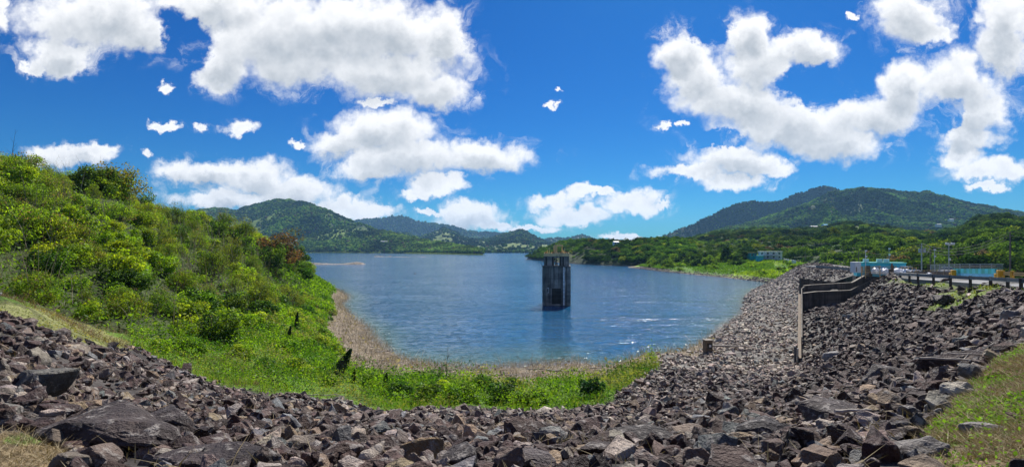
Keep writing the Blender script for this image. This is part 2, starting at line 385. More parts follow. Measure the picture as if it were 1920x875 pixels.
# ------------------------------------------------------------------ water
us2 = np.linspace(-1.6, 1.2, 240); ds2 = np.geomspace(40, 3600, 240)
U, D = np.meshgrid(us2, ds2); X = (U * D).ravel(); Y = D.ravel()
dep = WATER - gz(X, Y, False)
inr = (Y < 320)
sh = np.where(inr, 1 - sstep(.1, 3.4, dep), 0); sh = np.clip(sh, 0, 1) * np.where(U.ravel() < .3, 1, .6)
mud = np.where(inr, 1 - sstep(.0, .8, dep), 0)
I = np.arange(240 * 240).reshape(240, 240)
Q = np.stack([I[:-1, :-1].ravel(), I[:-1, 1:].ravel(), I[1:, 1:].ravel(), I[1:, :-1].ravel()], 1)
tag(link('water', npmesh('water', np.stack([X, Y, np.full(len(X), WATER)], 1), Q, m_water(), np.stack([sh, mud, 0 * sh], 1), True)), kind='structure')

# ------------------------------------------------------------------ leaves and rocks as arrays
def leaf_quads(C, size, upbias=.4, outward=None, rng=RNG, aspect=.55):
    """a kite shaped leaf (or leaf spray) at each centre; returns V (4n,3), F (n,4)"""
    n = len(C); nrm = rng.normal(size=(n, 3)); nrm[:, 2] += upbias * 2
    if outward is not None: nrm += outward * 1.3
    nrm /= np.linalg.norm(nrm, axis=1)[:, None] + 1e-9
    t = np.cross(nrm, rng.normal(size=(n, 3))); t /= np.linalg.norm(t, axis=1)[:, None] + 1e-9
    b = np.cross(nrm, t); s = (size * np.ones(n))[:, None] if np.ndim(size) == 0 else size[:, None]
    V = np.stack([C - t * s * .5, C + b * s * aspect * .5 - nrm * s * .06, C + t * s * .5, C - b * s * aspect * .5 + nrm * s * .06], 1)
    return V.reshape(-1, 3), np.arange(4 * n).reshape(n, 4)
def rand_unit(n, rng=RNG):
    v = rng.normal(size=(n, 3)); return v / np.linalg.norm(v, axis=1)[:, None]
def hull_rock(seed, npts=13, sub=0, disp=.05):
    r = np.random.default_rng(seed)
    p = r.normal(size=(npts, 3)); p /= np.abs(p).max(1)[:, None] ** .55 * np.linalg.norm(p, axis=1)[:, None] ** .45
    p *= r.uniform(.78, 1.05, (npts, 1))
    p *= np.array([1, r.uniform(.6, .95), r.uniform(.45, .8)]) * .5
    bm = bmesh.new()
    for q in p: bm.verts.new(q)
    h = bmesh.ops.convex_hull(bm, input=bm.verts)
    junk = [v for v in bm.verts if not v.link_faces]
    bmesh.ops.delete(bm, geom=junk, context='VERTS')
    if sub:
        bmesh.ops.bevel(bm, geom=bm.edges[:], offset=.022, segments=1, affect='EDGES', clamp_overlap=True)
        bmesh.ops.triangulate(bm, faces=bm.faces)
        for k in range(sub):
            bmesh.ops.subdivide_edges(bm, edges=[e for e in bm.edges if e.calc_length() > .13], cuts=1, use_grid_fill=False)
            bmesh.ops.triangulate(bm, faces=bm.faces)
        for v in bm.verts:
            c = v.co; k = seed * 3.7
            a = vnoise(np.array([c.x * 5 + k]), np.array([c.y * 5 + c.z * 6.3 + k]))[0] - .5
            b = vnoise(np.array([c.x * 13 - k]), np.array([c.y * 11 + c.z * 14 + k]))[0] - .5
            v.co = c * (1 + disp * (a * 2 + b * .9))
    bmesh.ops.triangulate(bm, faces=bm.faces)
    V = np.array([v.co[:] for v in bm.verts]); bm.verts.index_update()
    Fc = np.array([[v.index for v in f.verts] for f in bm.faces]); bm.free()
    return V, Fc
def rotmats(n, tilt, rng=RNG):
    a = rng.uniform(0, 2 * np.pi, n); b = rng.normal(0, tilt, n); c = rng.normal(0, tilt, n)
    ca, sa, cb, sb, cc, sc = np.cos(a), np.sin(a), np.cos(b), np.sin(b), np.cos(c), np.sin(c); o = np.ones(n); z = np.zeros(n)
    Rz = np.stack([ca, -sa, z, sa, ca, z, z, z, o], 1).reshape(n, 3, 3)
    Rx = np.stack([o, z, z, z, cb, -sb, z, sb, cb], 1).reshape(n, 3, 3)
    Ry = np.stack([cc, z, sc, z, o, z, -sc, z, cc], 1).reshape(n, 3, 3)
    return Rz @ Rx @ Ry
def merge(variants, which, R, S, T, C):
    """instances of variant meshes merged; C per instance colour"""
    Vs, Fs, Cs = [], [], []; off = 0
    for k, (v, f) in enumerate(variants):
        i = np.where(which == k)[0]
        if not len(i): continue
        s = S[i][:, None, :] if S.ndim == 2 else S[i][:, None, None]
        vv = np.einsum('nij,nvj->nvi', R[i], v[None] * s) + T[i][:, None]
        Fs.append((f[None] + (np.arange(len(i)) * len(v))[:, None, None] + off).reshape(-1, f.shape[1]))
        Vs.append(vv.reshape(-1, 3)); Cs.append(np.repeat(C[i], len(v), 0)); off += len(i) * len(v)
    return np.concatenate(Vs), np.concatenate(Fs), np.concatenate(Cs)

# ------------------------------------------------------------------ far hills
def hill(name, prof, bd, td, base_z=-16.0, amp=.12, gul=60., pw=1.0, res=(260, 90), c1=(.035, .055, .018), c2=(.10, .115, .035), back=1.7, seed=0, patch=.55, shore=0., smooth_top=0):
    """a ridge: prof = skyline (px, py); bd / td = (px, depth) of foot and crest. Returns sampler data."""
    pp = np.array(prof, float); px = np.linspace(pp[0, 0], pp[-1, 0], res[0])
    py = np.interp(px, pp[:, 0], pp[:, 1]); b = np.interp(px, *np.array(bd, float).T); t = np.interp(px, *np.array(td, float).T)
    u = (px - 960) / F
    py = py + (fbm(px * .09 + seed, px * 0 + seed, 4) - .5) * 6
    top = -(py - HZ) / F * t
    T = np.concatenate([np.linspace(0, 1, res[1]), np.linspace(1, 2, res[1] // 3)[1:]])
    UU, TT = np.meshgrid(u, T); bb = np.broadcast_to(b, UU.shape); tt = np.broadcast_to(t, UU.shape); tp = np.broadcast_to(top, UU.shape)
    Dp = bb + (tt - bb) * np.minimum(TT, 1) + np.maximum(TT - 1, 0) * (tt - bb) * back
    Xx = UU * Dp
    hh = np.maximum(tp - base_z, .5)
    up = np.minimum(TT, 1) ** pw
    z = base_z + hh * np.where(TT <= 1, up, np.clip(1 - (TT - 1) ** 1.6, -.1, 1))
    env = np.sin(np.pi * np.clip(TT, 0, 1)) ** .8 * (TT <= 1) + .35 * np.clip(TT - 1, 0, 1)
    g = ridged(Xx / gul + seed * 7.7 + (fbm(Xx / gul * .7 + seed, Dp / gul * .5, 3) - .5) * 1.2, Dp / gul * .28 + seed, 4) - .62
    z = z + hh * amp * env * g * 2.2 + hh * .05 * env * (fbm(Xx / gul * 3, Dp / gul * 3, 3) - .5)
    cn = fbm(Xx / gul * 1.3 + 3 + seed, Dp / gul * 1.3 + seed, 4)
    f = (sstep(patch - .05, patch + .1, cn) * (sstep(.04, .18, TT) if back < 1.9 else 1))[..., None]
    colr = np.array(c1) * (1 - f) + np.array(c2) * f
    if shore:
        k = (1 - sstep(shore * .6, shore, z - base_z))[..., None]; colr = colr * (1 - k) + np.array((.15, .125, .09)) * k
    V = np.stack([Xx, Dp, z], -1)
    nr, nc = UU.shape; I = np.arange(nr * nc).reshape(nr, nc)
    Q = np.stack([I[:-1, :-1].ravel(), I[:-1, 1:].ravel(), I[1:, 1:].ravel(), I[1:, :-1].ravel()], 1)
    o = tag(link(name, npmesh(name, V.reshape(-1, 3), Q, M['hill'], colr.reshape(-1, 3), True)), kind='structure')
    return dict(V=V, open=f[..., 0], T=TT, base=base_z)
def sample_hill(h, n, tmin=.02, tmax=1.15, rng=RNG):
    V = h['V']; nr, nc, _ = V.shape
    a = V[1:, 1:] - V[:-1, :-1]; ar = np.abs(a[..., 0] * 1.0) * np.abs(a[..., 1]) + 1e-9
    mk = (h['T'][1:, 1:] > tmin) & (h['T'][1:, 1:] < tmax); w = (ar * mk).ravel(); w /= w.sum()
    k = rng.choice(len(w), n, p=w); r, c = np.divmod(k, nc - 1); fr, fc = rng.random(n)[:, None], rng.random(n)[:, None]
    p = (V[r, c] * (1 - fr) + V[r + 1, c] * fr) * (1 - fc) + (V[r, c + 1] * (1 - fr) + V[r + 1, c + 1] * fr) * fc
    return p, h['open'][r, c], h['T'][r, c]
def crown_lump(seed, sub=1, dis=.35):
    bm = bmesh.new(); bmesh.ops.create_icosphere(bm, subdivisions=sub, radius=.5)
    r = np.random.default_rng(seed)
    V = np.array([v.co[:] for v in bm.verts]); bm.verts.index_update(); Fc = np.array([[v.index for v in f.verts] for f in bm.faces]); bm.free()
    V = V * (1 + dis * (r.random(len(V)) - .5))[:, None]; V[:, 2] = V[:, 2] * .85 + .35
    return V, Fc
def crown_leafy(seed, n=130, size=.17, clumps=8):
    r = np.random.default_rng(seed)
    cc = rand_unit(clumps, r) * r.uniform(.15, .36, (clumps, 1)); cc[:, 2] = np.abs(cc[:, 2]) * .9 + .28
    k = r.integers(0, clumps, n); o = rand_unit(n, r); o[:, 2] = np.abs(o[:, 2]) * .9 - .15
    C = cc[k] + o * r.uniform(.12, .24, (n, 1))
    return leaf_quads(C, r.uniform(.7, 1.3, n) * size, .3, o, r, .8)
LUMP = [crown_lump(s, 2, .5) for s in range(6)]; LUMP1 = [crown_lump(s + 20, 1, .5) for s in range(6)]
LEAFY = [crown_leafy(s, 420, .085, 13) for s in range(8)]
def greens(n, rng=RNG, dark=(.018, .046, .012), light=(.10, .165, .028), yel=.06):
    t = rng.random((n, 1)) ** 1.4
    c = np.array(dark) * (1 - t) + np.array(light) * t
    y = rng.random(n) < yel; c[y] = np.array((.17, .21, .03)) * rng.uniform(.7, 1.1, (y.sum(), 1))
    b = rng.random(n) < .03; c[b] = (.12, .09, .06)
    return c
def forest(name, h, n, size, variants, tmin=.03, tmax=1.12, thin=.75, nobase=0, dark=(.018, .046, .012), light=(.10, .165, .028), yel=.06):
    p, op, T = sample_hill(h, n, tmin, tmax)
    cl = fbm(p[:, 0] / size / 9, p[:, 1] / size / 9, 3)
    keep = (RNG.random(n) > op * thin)
    if nobase: keep &= p[:, 2] > h['base'] + nobase
    p = p[keep]; cl = cl[keep]; n = len(p)
    s = size * RNG.uniform(.55, 1.35, n)
    S = np.stack([s * RNG.uniform(.85, 1.2, n), s * RNG.uniform(.85, 1.2, n), s * RNG.uniform(.7, 1.15, n)], 1)
    w = RNG.integers(0, len(variants), n)
    c = greens(n, RNG, dark, light, yel) * np.clip(2.6 * cl[:, None] - .3, .35, 1.9)
    V, Fc, Cc = merge(variants, w, rotmats(n, .05), S, p, c)
    Cc = Cc * RNG.uniform(.75, 1.3, (len(Cc), 1))
    return tag(link(name, npmesh(name, V, Fc, M['forest'], Cc)), kind='stuff')

hA = hill('hills', [(330, 412), (370, 396), (400, 391), (440, 395), (480, 385), (505, 378), (520, 375), (550, 378), (575, 380), (610, 394), (650, 412), (690, 426), (740, 440), (800, 453), (860, 464), (905, 472)],
          [(330, 1900), (560, 1800), (700, 1700), (800, 1450), (905, 1180)], [(330, 3000), (520, 2700), (700, 2200), (800, 1800), (905, 1300)], amp=.26, gul=300, res=(300, 110), c1=(.030, .065, .014), c2=(.12, .18, .03), patch=.56, seed=1)
forest('hill_forest', hA, 30000, 10.5, LUMP1, .03, 1.05, .8, 3.0, dark=(.035, .085, .016), light=(.18, .28, .035))
hB = hill('mountains', [(600, 430), (650, 416), (680, 412), (720, 409), (745, 404), (770, 409), (800, 417), (825, 423), (850, 424), (880, 434), (900, 436), (925, 435), (960, 440), (1000, 448), (1030, 458)],
          [(600, 4700), (1030, 4300)], [(600, 5300), (1030, 5000)], amp=.30, gul=450, res=(260, 80), c1=(.028, .045, .020), c2=(.06, .075, .03), patch=.6, seed=2)
hB1 = hill('hills', [(660, 452), (700, 446), (760, 436), (790, 444), (830, 428), (850, 434), (875, 446), (900, 448), (940, 442), (975, 432), (1000, 442), (1030, 454), (1070, 464), (1100, 470)],
           [(660, 2300), (900, 1800), (1100, 1700)], [(660, 3600), (975, 3200), (1100, 2900)], amp=.22, gul=280, res=(260, 100), c1=(.040, .068, .020), c2=(.12, .165, .04), patch=.50, seed=3)
forest('hill_forest', hB1, 9000, 13, LUMP1, .0, 1.0, .93)
hC = hill('hills', [(980, 456), (1010, 449), (1040, 446), (1070, 445), (1092, 441), (1110, 447), (1130, 455), (1170, 462), (1240, 468)],
          [(980, 3500), (1240, 2800)], [(980, 4300), (1240, 3900)], amp=.15, gul=300, res=(140, 60), c1=(.04, .065, .022), c2=(.09, .10, .035), seed=4)
forest('hill_forest', hC, 5000, 13, LUMP1, .0, 1.05, .5)
hE1 = hill('mountains', [(1205, 458), (1255, 438), (1300, 420), (1340, 400), (1375, 384), (1400, 379), (1420, 377), (1445, 379), (1470, 374), (1500, 363), (1525, 354), (1545, 348), (1560, 352), (1600, 366), (1660, 380)],
           [(1225, 2350), (1545, 2400), (1660, 2500)], [(1225, 2500), (1545, 2680), (1660, 2700)], amp=.13, gul=240, res=(260, 90), c1=(.020, .040, .016), c2=(.035, .05, .02), seed=5)
forest('mountain_forest', hE1, 5000, 8, LUMP1, .05, 1.06, .3)
hE2 = hill('mountains', [(1300, 446), (1340, 434), (1400, 420), (1460, 402), (1520, 380), (1560, 362), (1590, 357), (1630, 353), (1665, 358), (1700, 362), (1735, 363), (1770, 370), (1830, 384), (1890, 396), (1990, 412)],
           [(1300, 1200), (1600, 1200), (1990, 1250)], [(1300, 2000), (1600, 2150), (1990, 2000)], amp=.30, gul=230, res=(320, 120), c1=(.026, .05, .018), c2=(.07, .10, .025), patch=.6, seed=6)
forest('mountain_forest', hE2, 52000, 8.5, LUMP1, .02, 1.05, .45, dark=(.035, .085, .016), light=(.19, .31, .04))
forest('mountain_forest', hB, 9000, 16, LUMP1, .1, 1.05, .8)
hF = hill('hillside', [(1180, 467), (1230, 459), (1290, 453), (1340, 441), (1420, 434), (1480, 436), (1540, 431), (1590, 420), (1640, 428), (1700, 438), (1760, 442), (1800, 432), (1830, 416), (1870, 410), (1900, 415), (1990, 432), (2100, 440)],
          [(1180, 440), (1300, 400), (1500, 300), (1600, 215), (1700, 170), (1990, 130), (2100, 130)], [(1180, 900), (1600, 850), (1850, 640), (2100, 560)], base_z=-13, amp=.16, gul=75, pw=.85, res=(320, 120), c1=(.035, .06, .018), c2=(.11, .14, .03), patch=.62, seed=7)
forest('hillside_forest', hF, 6800, 9.0, LEAFY, .0, 1.06, .55)
hD = hill('headland', [(985, 487), (1000, 482), (1015, 472), (1035, 465), (1060, 458), (1100, 456), (1140, 459), (1180, 459), (1215, 457), (1250, 455), (1300, 456)],
          [(985, 715), (1000, 690), (1040, 560), (1100, 480), (1160, 445), (1300, 415)], [(985, 720), (1015, 730), (1060, 700), (1160, 520), (1300, 500)], base_z=-15.6, amp=.1, gul=60, pw=.7, res=(180, 70), c1=(.03, .05, .018), c2=(.10, .12, .03), patch=.62, seed=8, shore=1.6)
forest('headland_forest', hD, 2900, 7.5, LEAFY, .04, 1.1, .1, 1.7, light=(.075, .15, .02))
hH = hill('grassy_point', [(1178, 501), (1200, 496), (1240, 490), (1300, 489), (1380, 485), (1430, 486), (1480, 489), (1515, 497), (1560, 503)],
          [(1178, 402), (1240, 336), (1300, 294), (1400, 243), (1445, 222), (1500, 200), (1560, 190)], [(1178, 415), (1240, 400), (1300, 390), (1400, 345), (1450, 330), (1515, 270), (1560, 250)], base_z=-15.5, amp=.06, gul=30, pw=.55, res=(200, 80),
          c1=(.085, .18, .014), c2=(.19, .28, .025), patch=.5, seed=9, shore=1.5, back=2)

# ------------------------------------------------------------------ rocks on the slopes
def band(n, d0, d1, u0, u1):
    d = np.sqrt(RNG.uniform(d0 ** 2, d1 ** 2, n)); u = RNG.uniform(u0, u1, n); return u * d, d
RK = []   # x, y, z, size, flat, colour
def scatter_rocks(dens, d0, d1, u0, u1, smin, smax, sink=.1, zmask=(0,), prob=None, expo=2.0):
    n = int(dens * (u1 - u0) * (d1 ** 2 - d0 ** 2) / 2); x, y = band(n, d0, d1, u0, u1)
    z = gz(x, y); zn = zones(x, y, z); k = np.isin(zn, zmask) & (z > -15.25)
    px, py = proj(x, y, z)
    k &= ~((zn == 7))
    k &= ~((px > 1596) & (py < 524) & (px < 1700) & (y > 80)) 
    # nothing inside the wall channel
    k &= ~((y > 86) & (y < 106) & (px > 1505) & (px < 1660))
    if prob is not None: k &= RNG.random(n) < prob(x, y, z, px, py)
    x, y, z, px, py = x[k], y[k], z[k], px[k], py[k]; n = len(x)
    s = smin + (smax - smin) * RNG.random(n) ** expo
    dark = np.array((.060, .035, .029)); grey = np.array((.165, .128, .108)); pale = np.array((.34, .305, .26))
    r = RNG.random(n); c = np.where((r < .62)[:, None], dark, np.where((r < .90)[:, None], grey, pale))
    bench = (y > 52) & (px < 1506); edge = (z < -8.5) & (y < 60)
    e2 = edge & (RNG.random(n) < .72)
    c[e2] = np.where((RNG.random(n) < .5)[:, None], grey, pale)[e2]
    bc = np.where((RNG.random(n) < .30)[:, None], grey, np.where((RNG.random(n) < .75)[:, None], pale * .85, dark * 1.6)); c[bench] = bc[bench]
    upper = bench & (z > -9); c[upper] = (np.where((RNG.random(n) < .5)[:, None], dark * 1.7, grey))[upper]
    lowb = bench & (z < -10.3) & (RNG.random(n) < .85); c[lowb] = pale * np.array((1.22, 1.2, 1.16))
    odd = RNG.random(n) < .09; c[odd] = (.25, .19, .125); odd = RNG.random(n) < .08; c[odd] = (.15, .165, .165)
    slope = (y > 25) & (px > 1506) & (RNG.random(n) < .65); c[slope] = dark * .85  # rocks on the viewer-facing slope darkened: its shade put into their colour
    c = c * RNG.uniform(.7, 1.35, (n, 1)) * (1 + (RNG.random((n, 3)) - .5) * .12)
    RK.append(np.concatenate([np.stack([x, y, z - sink * s, s], 1), c], 1))
near_ok = lambda x, y, z, px, py: 1.0
scatter_rocks(30, 2.6, 14, -1.25, 1.25, .12, .40)
scatter_rocks(6.5, 2.8, 14, -1.25, 1.25, .26, .58, .0)
scatter_rocks(.10, 5, 16, -1.25, 1.2, .6, 1.0, .1)
scatter_rocks(8, 14, 42, -1.3, 1.25, .22, .6)
scatter_rocks(1.8, 14, 62, -1.3, 1.25, .4, .9, .05)
scatter_rocks(.07, 18, 60, -1.2, 1.25, 1.0, 1.6, .15)
scatter_rocks(3.6, 42, 80, .12, 1.0, .35, .9)
scatter_rocks(.9, 30, 82, .56, 1.0, .7, 1.35, .15)
scatter_rocks(2.4, 66, 130, .3, .72, .38, 1.0)
scatter_rocks(1.1, 130, 240, .4, .70, .5, 1.2)
scatter_rocks(.10, 62, 200, .3, .72, 1.2, 2.2, .25)
for zz, dd in ((6, .25), (5, .5)):
    scatter_rocks(dd, 3, 60, -1.2, 1.2, .15, .8, .1, (zz,))
# drift-zone stones
scatter_rocks(.5, 45, 75, -.2, .4, .2, .5, .1, (2,))
R_ = np.concatenate(RK); 
# hero rocks placed from the photograph: px, py (base), depth, (w, d, h), colour, label
HERO = [
 (75, 742, 7.6, (1.05, .9, .72), (.12, .12, .105), 'grey green block with flat cracked top and dark overhang on the far left rocks'),
 (205, 835, 5.2, (1.45, 1.1, .42), (.050, .038, .036), 'broad dark brown slab with pale streaks beside the dry grass in the lower left corner'),
 (380, 872, 4.5, (.95, .8, .24), (.048, .036, .036), 'flat dark brown slab at the bottom edge, right of the pale streaked slab'),
 (20, 790, 5.6, (.5, .4, .24), (.21, .205, .18), 'smooth pale grey stone above the dry grass in the lower left corner'),
 (300, 790, 6.9, (.95, .7, .5), (.052, .042, .042), 'bulky dark boulder just above the broad brown slab on the left'),
 (235, 652, 25, (.62, .55, .55), (.42, .40, .38), 'round whitish boulder alone at the edge of the brown brush on the left'),
 (790, 858, 4.9, (.50, .45, .33), (.27, .19, .095), 'knobbly ochre brown boulder in the bottom centre of the rock slope'),
 (880, 866, 4.6, (.62, .5, .32), (.058, .05, .05), 'steep dark boulder right of the knobbly ochre boulder'),
 (1000, 872, 4.5, (.5, .45, .24), (.10, .085, .085), 'purplish boulder with cracked rounded face at the bottom edge, centre'),
 (1205, 815, 7.2, (1.05, .8, .30), (.055, .048, .046), 'long low dark slab lying in the middle of the right foreground rocks'),
 (1430, 795, 8.2, (1.0, .7, .46), (.048, .043, .045), 'large black boulder with a slanting pale top right of centre'),
 (1375, 790, 8.6, (.62, .5, .4), (.13, .15, .145), 'blue green boulder beside the large black slanting boulder'),
 (1795, 712, 11.5, (2.0, 1.2, .85), (.058, .042, .040), 'very large brown overhanging slab beside the grass on the right'),
 (1755, 742, 10.4, (.52, .35, .48), (.24, .225, .21), 'upright pale grey block in front of the large brown overhanging slab'),
 (1730, 872, 4.6, (.55, .5, .22), (.20, .195, .185), 'low pale grey boulder at the bottom edge beside the turf on the right'),
 (1690, 835, 5.6, (.36, .3, .22), (.10, .095, .09), 'rounded grey boulder leaning on a dark one near the turf on the right'),
 (1728, 832, 5.5, (.24, .3, .28), (.045, .042, .045), 'dark standing boulder beside the rounded grey boulder near the turf'),
 (1840, 852, 5.0, (.42, .3, .13), (.22, .215, .2), 'flat pale stone sunk in the turf in the lower right corner'),
 (1560, 640, 47, (1.8, 1.4, 1.2), (.24, .25, .25), 'pale bluish boulder below the dark rock slope, right of the concrete wall'),
 (1770, 577, 44, (1.9, 1.3, 1.2), (.05, .042, .042), 'biggest blackish boulder high on the slope under the guardrail'),
 (1895, 590, 19, (.9, .7, .85), (.28, .27, .25), 'tall pale angular boulder high on the right edge of the rock slope'),
 (1870, 640, 12, (.8, .6, .45), (.055, .05, .05), 'dark low boulder at the upper end of the turf on the right'),
 (1560, 770, 10, (1.3, .9, .6), (.062, .05, .05), 'dark brown boulder with light crust in the middle of the right rock slope'),
 (1640, 700, 17, (1.7, 1.2, .75), (.10, .09, .085), 'wide greyish slab above the small grassy gap in the right rock slope'),
]
HV = [hull_rock(100 + k, 16, 3, .10) for k in range(18)]
HM = [npmesh('boulder', v, f, M['rock']) for v, f in HV]
def boulder(k, loc, size, rz, colr, label, group=None, tilt=(0, 0), name='boulder'):
    o = link(name, HM[k % len(HM)], None, loc); o.scale = size; o.rotation_euler = (tilt[0], tilt[1], rz); o.color = (*colr, 1)
    return tag(o, label, 'boulder', group)
heroxy = []
for k, (px, py, d, sz, c, lab) in enumerate(HERO):
    x = (px - 960) / F * d; z = g1(x, d)
    sz = tuple(q * 1.02 for q in sz)
    boulder(k, (x, d, z + sz[2] * .22), (sz[0], sz[1] * 1.1, sz[2] / .62), random.uniform(-.3, .3) + (math.pi if k % 2 else 0), c, lab, None, (random.uniform(-.12, .12), random.uniform(-.12, .12)))
    heroxy.append((x, d, max(sz[0], sz[1]) * .42))
hx = np.array(heroxy)
dist = np.sqrt((R_[:, None, 0] - hx[None, :, 0]) ** 2 + (R_[:, None, 1] - hx[None, :, 1]) ** 2)
R_ = R_[~((dist < hx[None, :, 2]).any(1) & (R_[:, 3] > .35))]
px, py = proj(R_[:, 0], R_[:, 1], R_[:, 2])
app = R_[:, 3] / R_[:, 1] * ((px > -25) & (px < 1945) & (py < 900))
order = np.argsort(-app); NB = 270
big = order[:NB]; rest = order[NB:]
def tone(c):
    g = float(np.mean(c)); return 'dark brown' if g < .062 else ('charcoal grey' if g < .1 else ('mid grey' if g < .17 else 'pale grey'))
def place(x, y, px, py):
    if y < 9: b = 'in the nearest rows'
    elif y < 22: b = 'in the middle rows'
    else: b = 'in the far rows'
    s = 'of rocks left of the meadow' if px < 520 else ('of rocks below the meadow' if px < 1130 else ('of rocks below the instrument box' if px < 1480 else 'of rocks towards the turf and guardrail'))
    return b + ' ' + s
for i, k in enumerate(big):
    x, y, z, s = R_[k, :4]; c = R_[k, 4:7]
    sh = random.choice(['angular', 'blocky', 'wedge shaped'])
    fl = {'angular': .85, 'blocky': 1.0, 'wedge shaped': .65}[sh]
    lab = f'{tone(c)} {sh} boulder ' + place(x, y, px[k], py[k])
    boulder(random.randrange(18), (x, y, z + s * .12), (s, s * random.uniform(.75, 1.1), s * fl), random.uniform(0, 6.28), tuple(c), lab, 'boulders of the rock slopes', (random.gauss(0, .5), random.gauss(0, .5)))
r = R_[rest]
midv = [hull_rock(200 + k, 13, 1, .10) for k in range(14)]; lowv = [hull_rock(300 + k, 11, 0) for k in range(14)]
def rock_mass(name, r, var):
    n = len(r); S = r[:, 3:4] * np.stack([np.ones(n), RNG.uniform(.7, 1.1, n), RNG.uniform(.6, 1.15, n)], 1)
    T = r[:, :3].copy(); T[:, 2] += r[:, 3] * .14
    V, Fc, Cc = merge(var, RNG.integers(0, len(var), n), rotmats(n, .75), S, T, r[:, 4:7])
    tag(link(name, npmesh(name, V, Fc, M['rock'], Cc)), kind='stuff')
rock_mass('rubble', r[r[:, 1] < 26], midv); rock_mass('rubble', r[r[:, 1] >= 26], lowv)
print('rocks', len(R_), len(rest))

# ------------------------------------------------------------------ plants
def plant_mesh(seed, H, Rr, nleaf, lsize, clumps, cols, low=.15, flat=.8, brown=0., stems=5, pods=0.):
    """leaf and stem arrays of a shrub of height H and radius Rr (base at the origin)"""
    r = np.random.default_rng(seed)
    cc = rand_unit(clumps, r) * r.uniform(.35, .95, (clumps, 1)) ** .6
    cc[:, 2] = np.abs(cc[:, 2]) * (1 - low) + low * r.random(clumps)
    cc = cc * np.array([Rr * .8, Rr * .8, H * .8]); cr = r.uniform(.22, .42, clumps) * Rr
    k = r.integers(0, clumps, nleaf); o = rand_unit(nleaf, r)
    C = cc[k] + o * (cr[k] * r.uniform(.35, 1.08, nleaf) ** .5)[:, None] * np.array([1, 1, flat]); C[:, 2] = np.maximum(C[:, 2], .03)
    V, Fc = leaf_quads(C, r.uniform(.6, 1.4, nleaf) * lsize, .35, o * .8, r)
    base = np.array(cols)[r.integers(0, len(cols), clumps)] * r.uniform(.65, 1.3, (clumps, 1))
    lc = base[k] * r.uniform(.65, 1.4, (nleaf, 1))
    br = r.random(nleaf) < brown; lc[br] = np.array((.20, .13, .08)) * r.uniform(.6, 1.3, (br.sum(), 1))
    if pods:
        hot = r.random(clumps) < pods; m = hot[k] & (r.random(nleaf) < .55); lc[m] = np.array((.22, .145, .105)) * r.uniform(.6, 1.3, (m.sum(), 1))
    st = MB()
    for q in range(stems):
        c = cc[r.integers(0, clumps)]; a = Vector((r.normal(0, .15), r.normal(0, .15), -.4)); e = Vector(c)
        mid = a.lerp(e, .5) + Vector((r.normal(0, .2), r.normal(0, .2), .25)) * min(1, H / 4)
        w = .05 * H / 4 + .015
        st.tube([a, a.lerp(mid, .5), mid, mid.lerp(e, .6) + Vector((0, 0, .1)), e], [w, w * .85, w * .65, w * .45, w * .2], 5)
    return (V, Fc, np.repeat(lc, 4, 0)), st
def make_plant(name, label, cat, group, seed, H, Rr, nleaf, lsize, clumps, cols, crown='crown', stem='trunk', barkm=None, **kw):
    (V, Fc, C), st = plant_mesh(seed, H, Rr, nleaf, lsize, clumps, cols, **kw)
    root = empty(name); tag(root, label, cat, group)
    link(crown, npmesh(crown, V, Fc, M['leaf'], C), root)
    st.build(stem, barkm or M['bark'], root)
    return root
def put(proto, used, loc, rz, s, tint=(1, 1, 1), label=None, group=None):
    o = copy_tree(proto) if used else proto
    o.location = loc; o.rotation_euler = (0, 0, rz); o.scale = s if hasattr(s, '__len__') else (s, s, s)
    for ch in o.children: ch.color = (*tint, 1)
    if label: o['label'] = label
    if group: o['group'] = group
    return o
BR = [(.24, .35, .020), (.19, .31, .022), (.29, .36, .028)]
MID = [(.135, .225, .024), (.165, .235, .028), (.105, .19, .022)]
DK = [(.030, .075, .012), (.042, .092, .014), (.055, .105, .016)]
OL = [(.16, .20, .035), (.19, .20, .04), (.13, .18, .03)]
KINDS = {
 'pod': [dict(H=4.2, Rr=2.5, nleaf=5600, lsize=.16, clumps=34, cols=BR + MID, pods=.25, stems=14, seed=s) for s in (1, 2, 3)],
 'green': [dict(H=4.0, Rr=2.6, nleaf=2900, lsize=.28, clumps=18, cols=BR + BR + MID, stems=6, brown=.02, seed=s) for s in (4, 5, 6)],
 'dark': [dict(H=4.2, Rr=2.6, nleaf=3200, lsize=.26, clumps=18, cols=DK + MID, stems=6, seed=s) for s in (7, 8)],
 'olive': [dict(H=4.8, Rr=2.4, nleaf=4200, lsize=.15, clumps=26, cols=OL + MID, stems=12, brown=.05, seed=s) for s in (9, 10)],
}
WORDS = {'pod': ('shrub', 'bright green shrub with brown seed pods', 'shrub'), 'green': ('shrub', 'bright yellow green leafy shrub', 'shrub'),
         'dark': ('bush', 'dark green dense bush', 'bush'), 'olive': ('small_tree', 'thin olive green small tree with pale stems', 'tree')}
PROTO = {}
for kd, L in KINDS.items():
    PROTO[kd] = [[make_plant(WORDS[kd][0], WORDS[kd][1], WORDS[kd][2], None, **a), False] for a in L]
# hillside thicket: jittered points
pts = []
for tries in range(9000):
    d = math.sqrt(random.uniform(37 ** 2, 185 ** 2)); u = random.uniform(-1.22, -.385)
    x = u * d
    sp = 3.0 * (1 if d < 70 else 1.25 if d < 110 else 1.9)
    if any((x - a) ** 2 + (d - b) ** 2 < sp * sp for a, b in pts): continue
    pts.append((x, d))
pa = np.array(pts); zz = gz(pa[:, 0], pa[:, 1]); zn = zones(pa[:, 0], pa[:, 1], zz)
px, py = proj(pa[:, 0], pa[:, 1], zz)
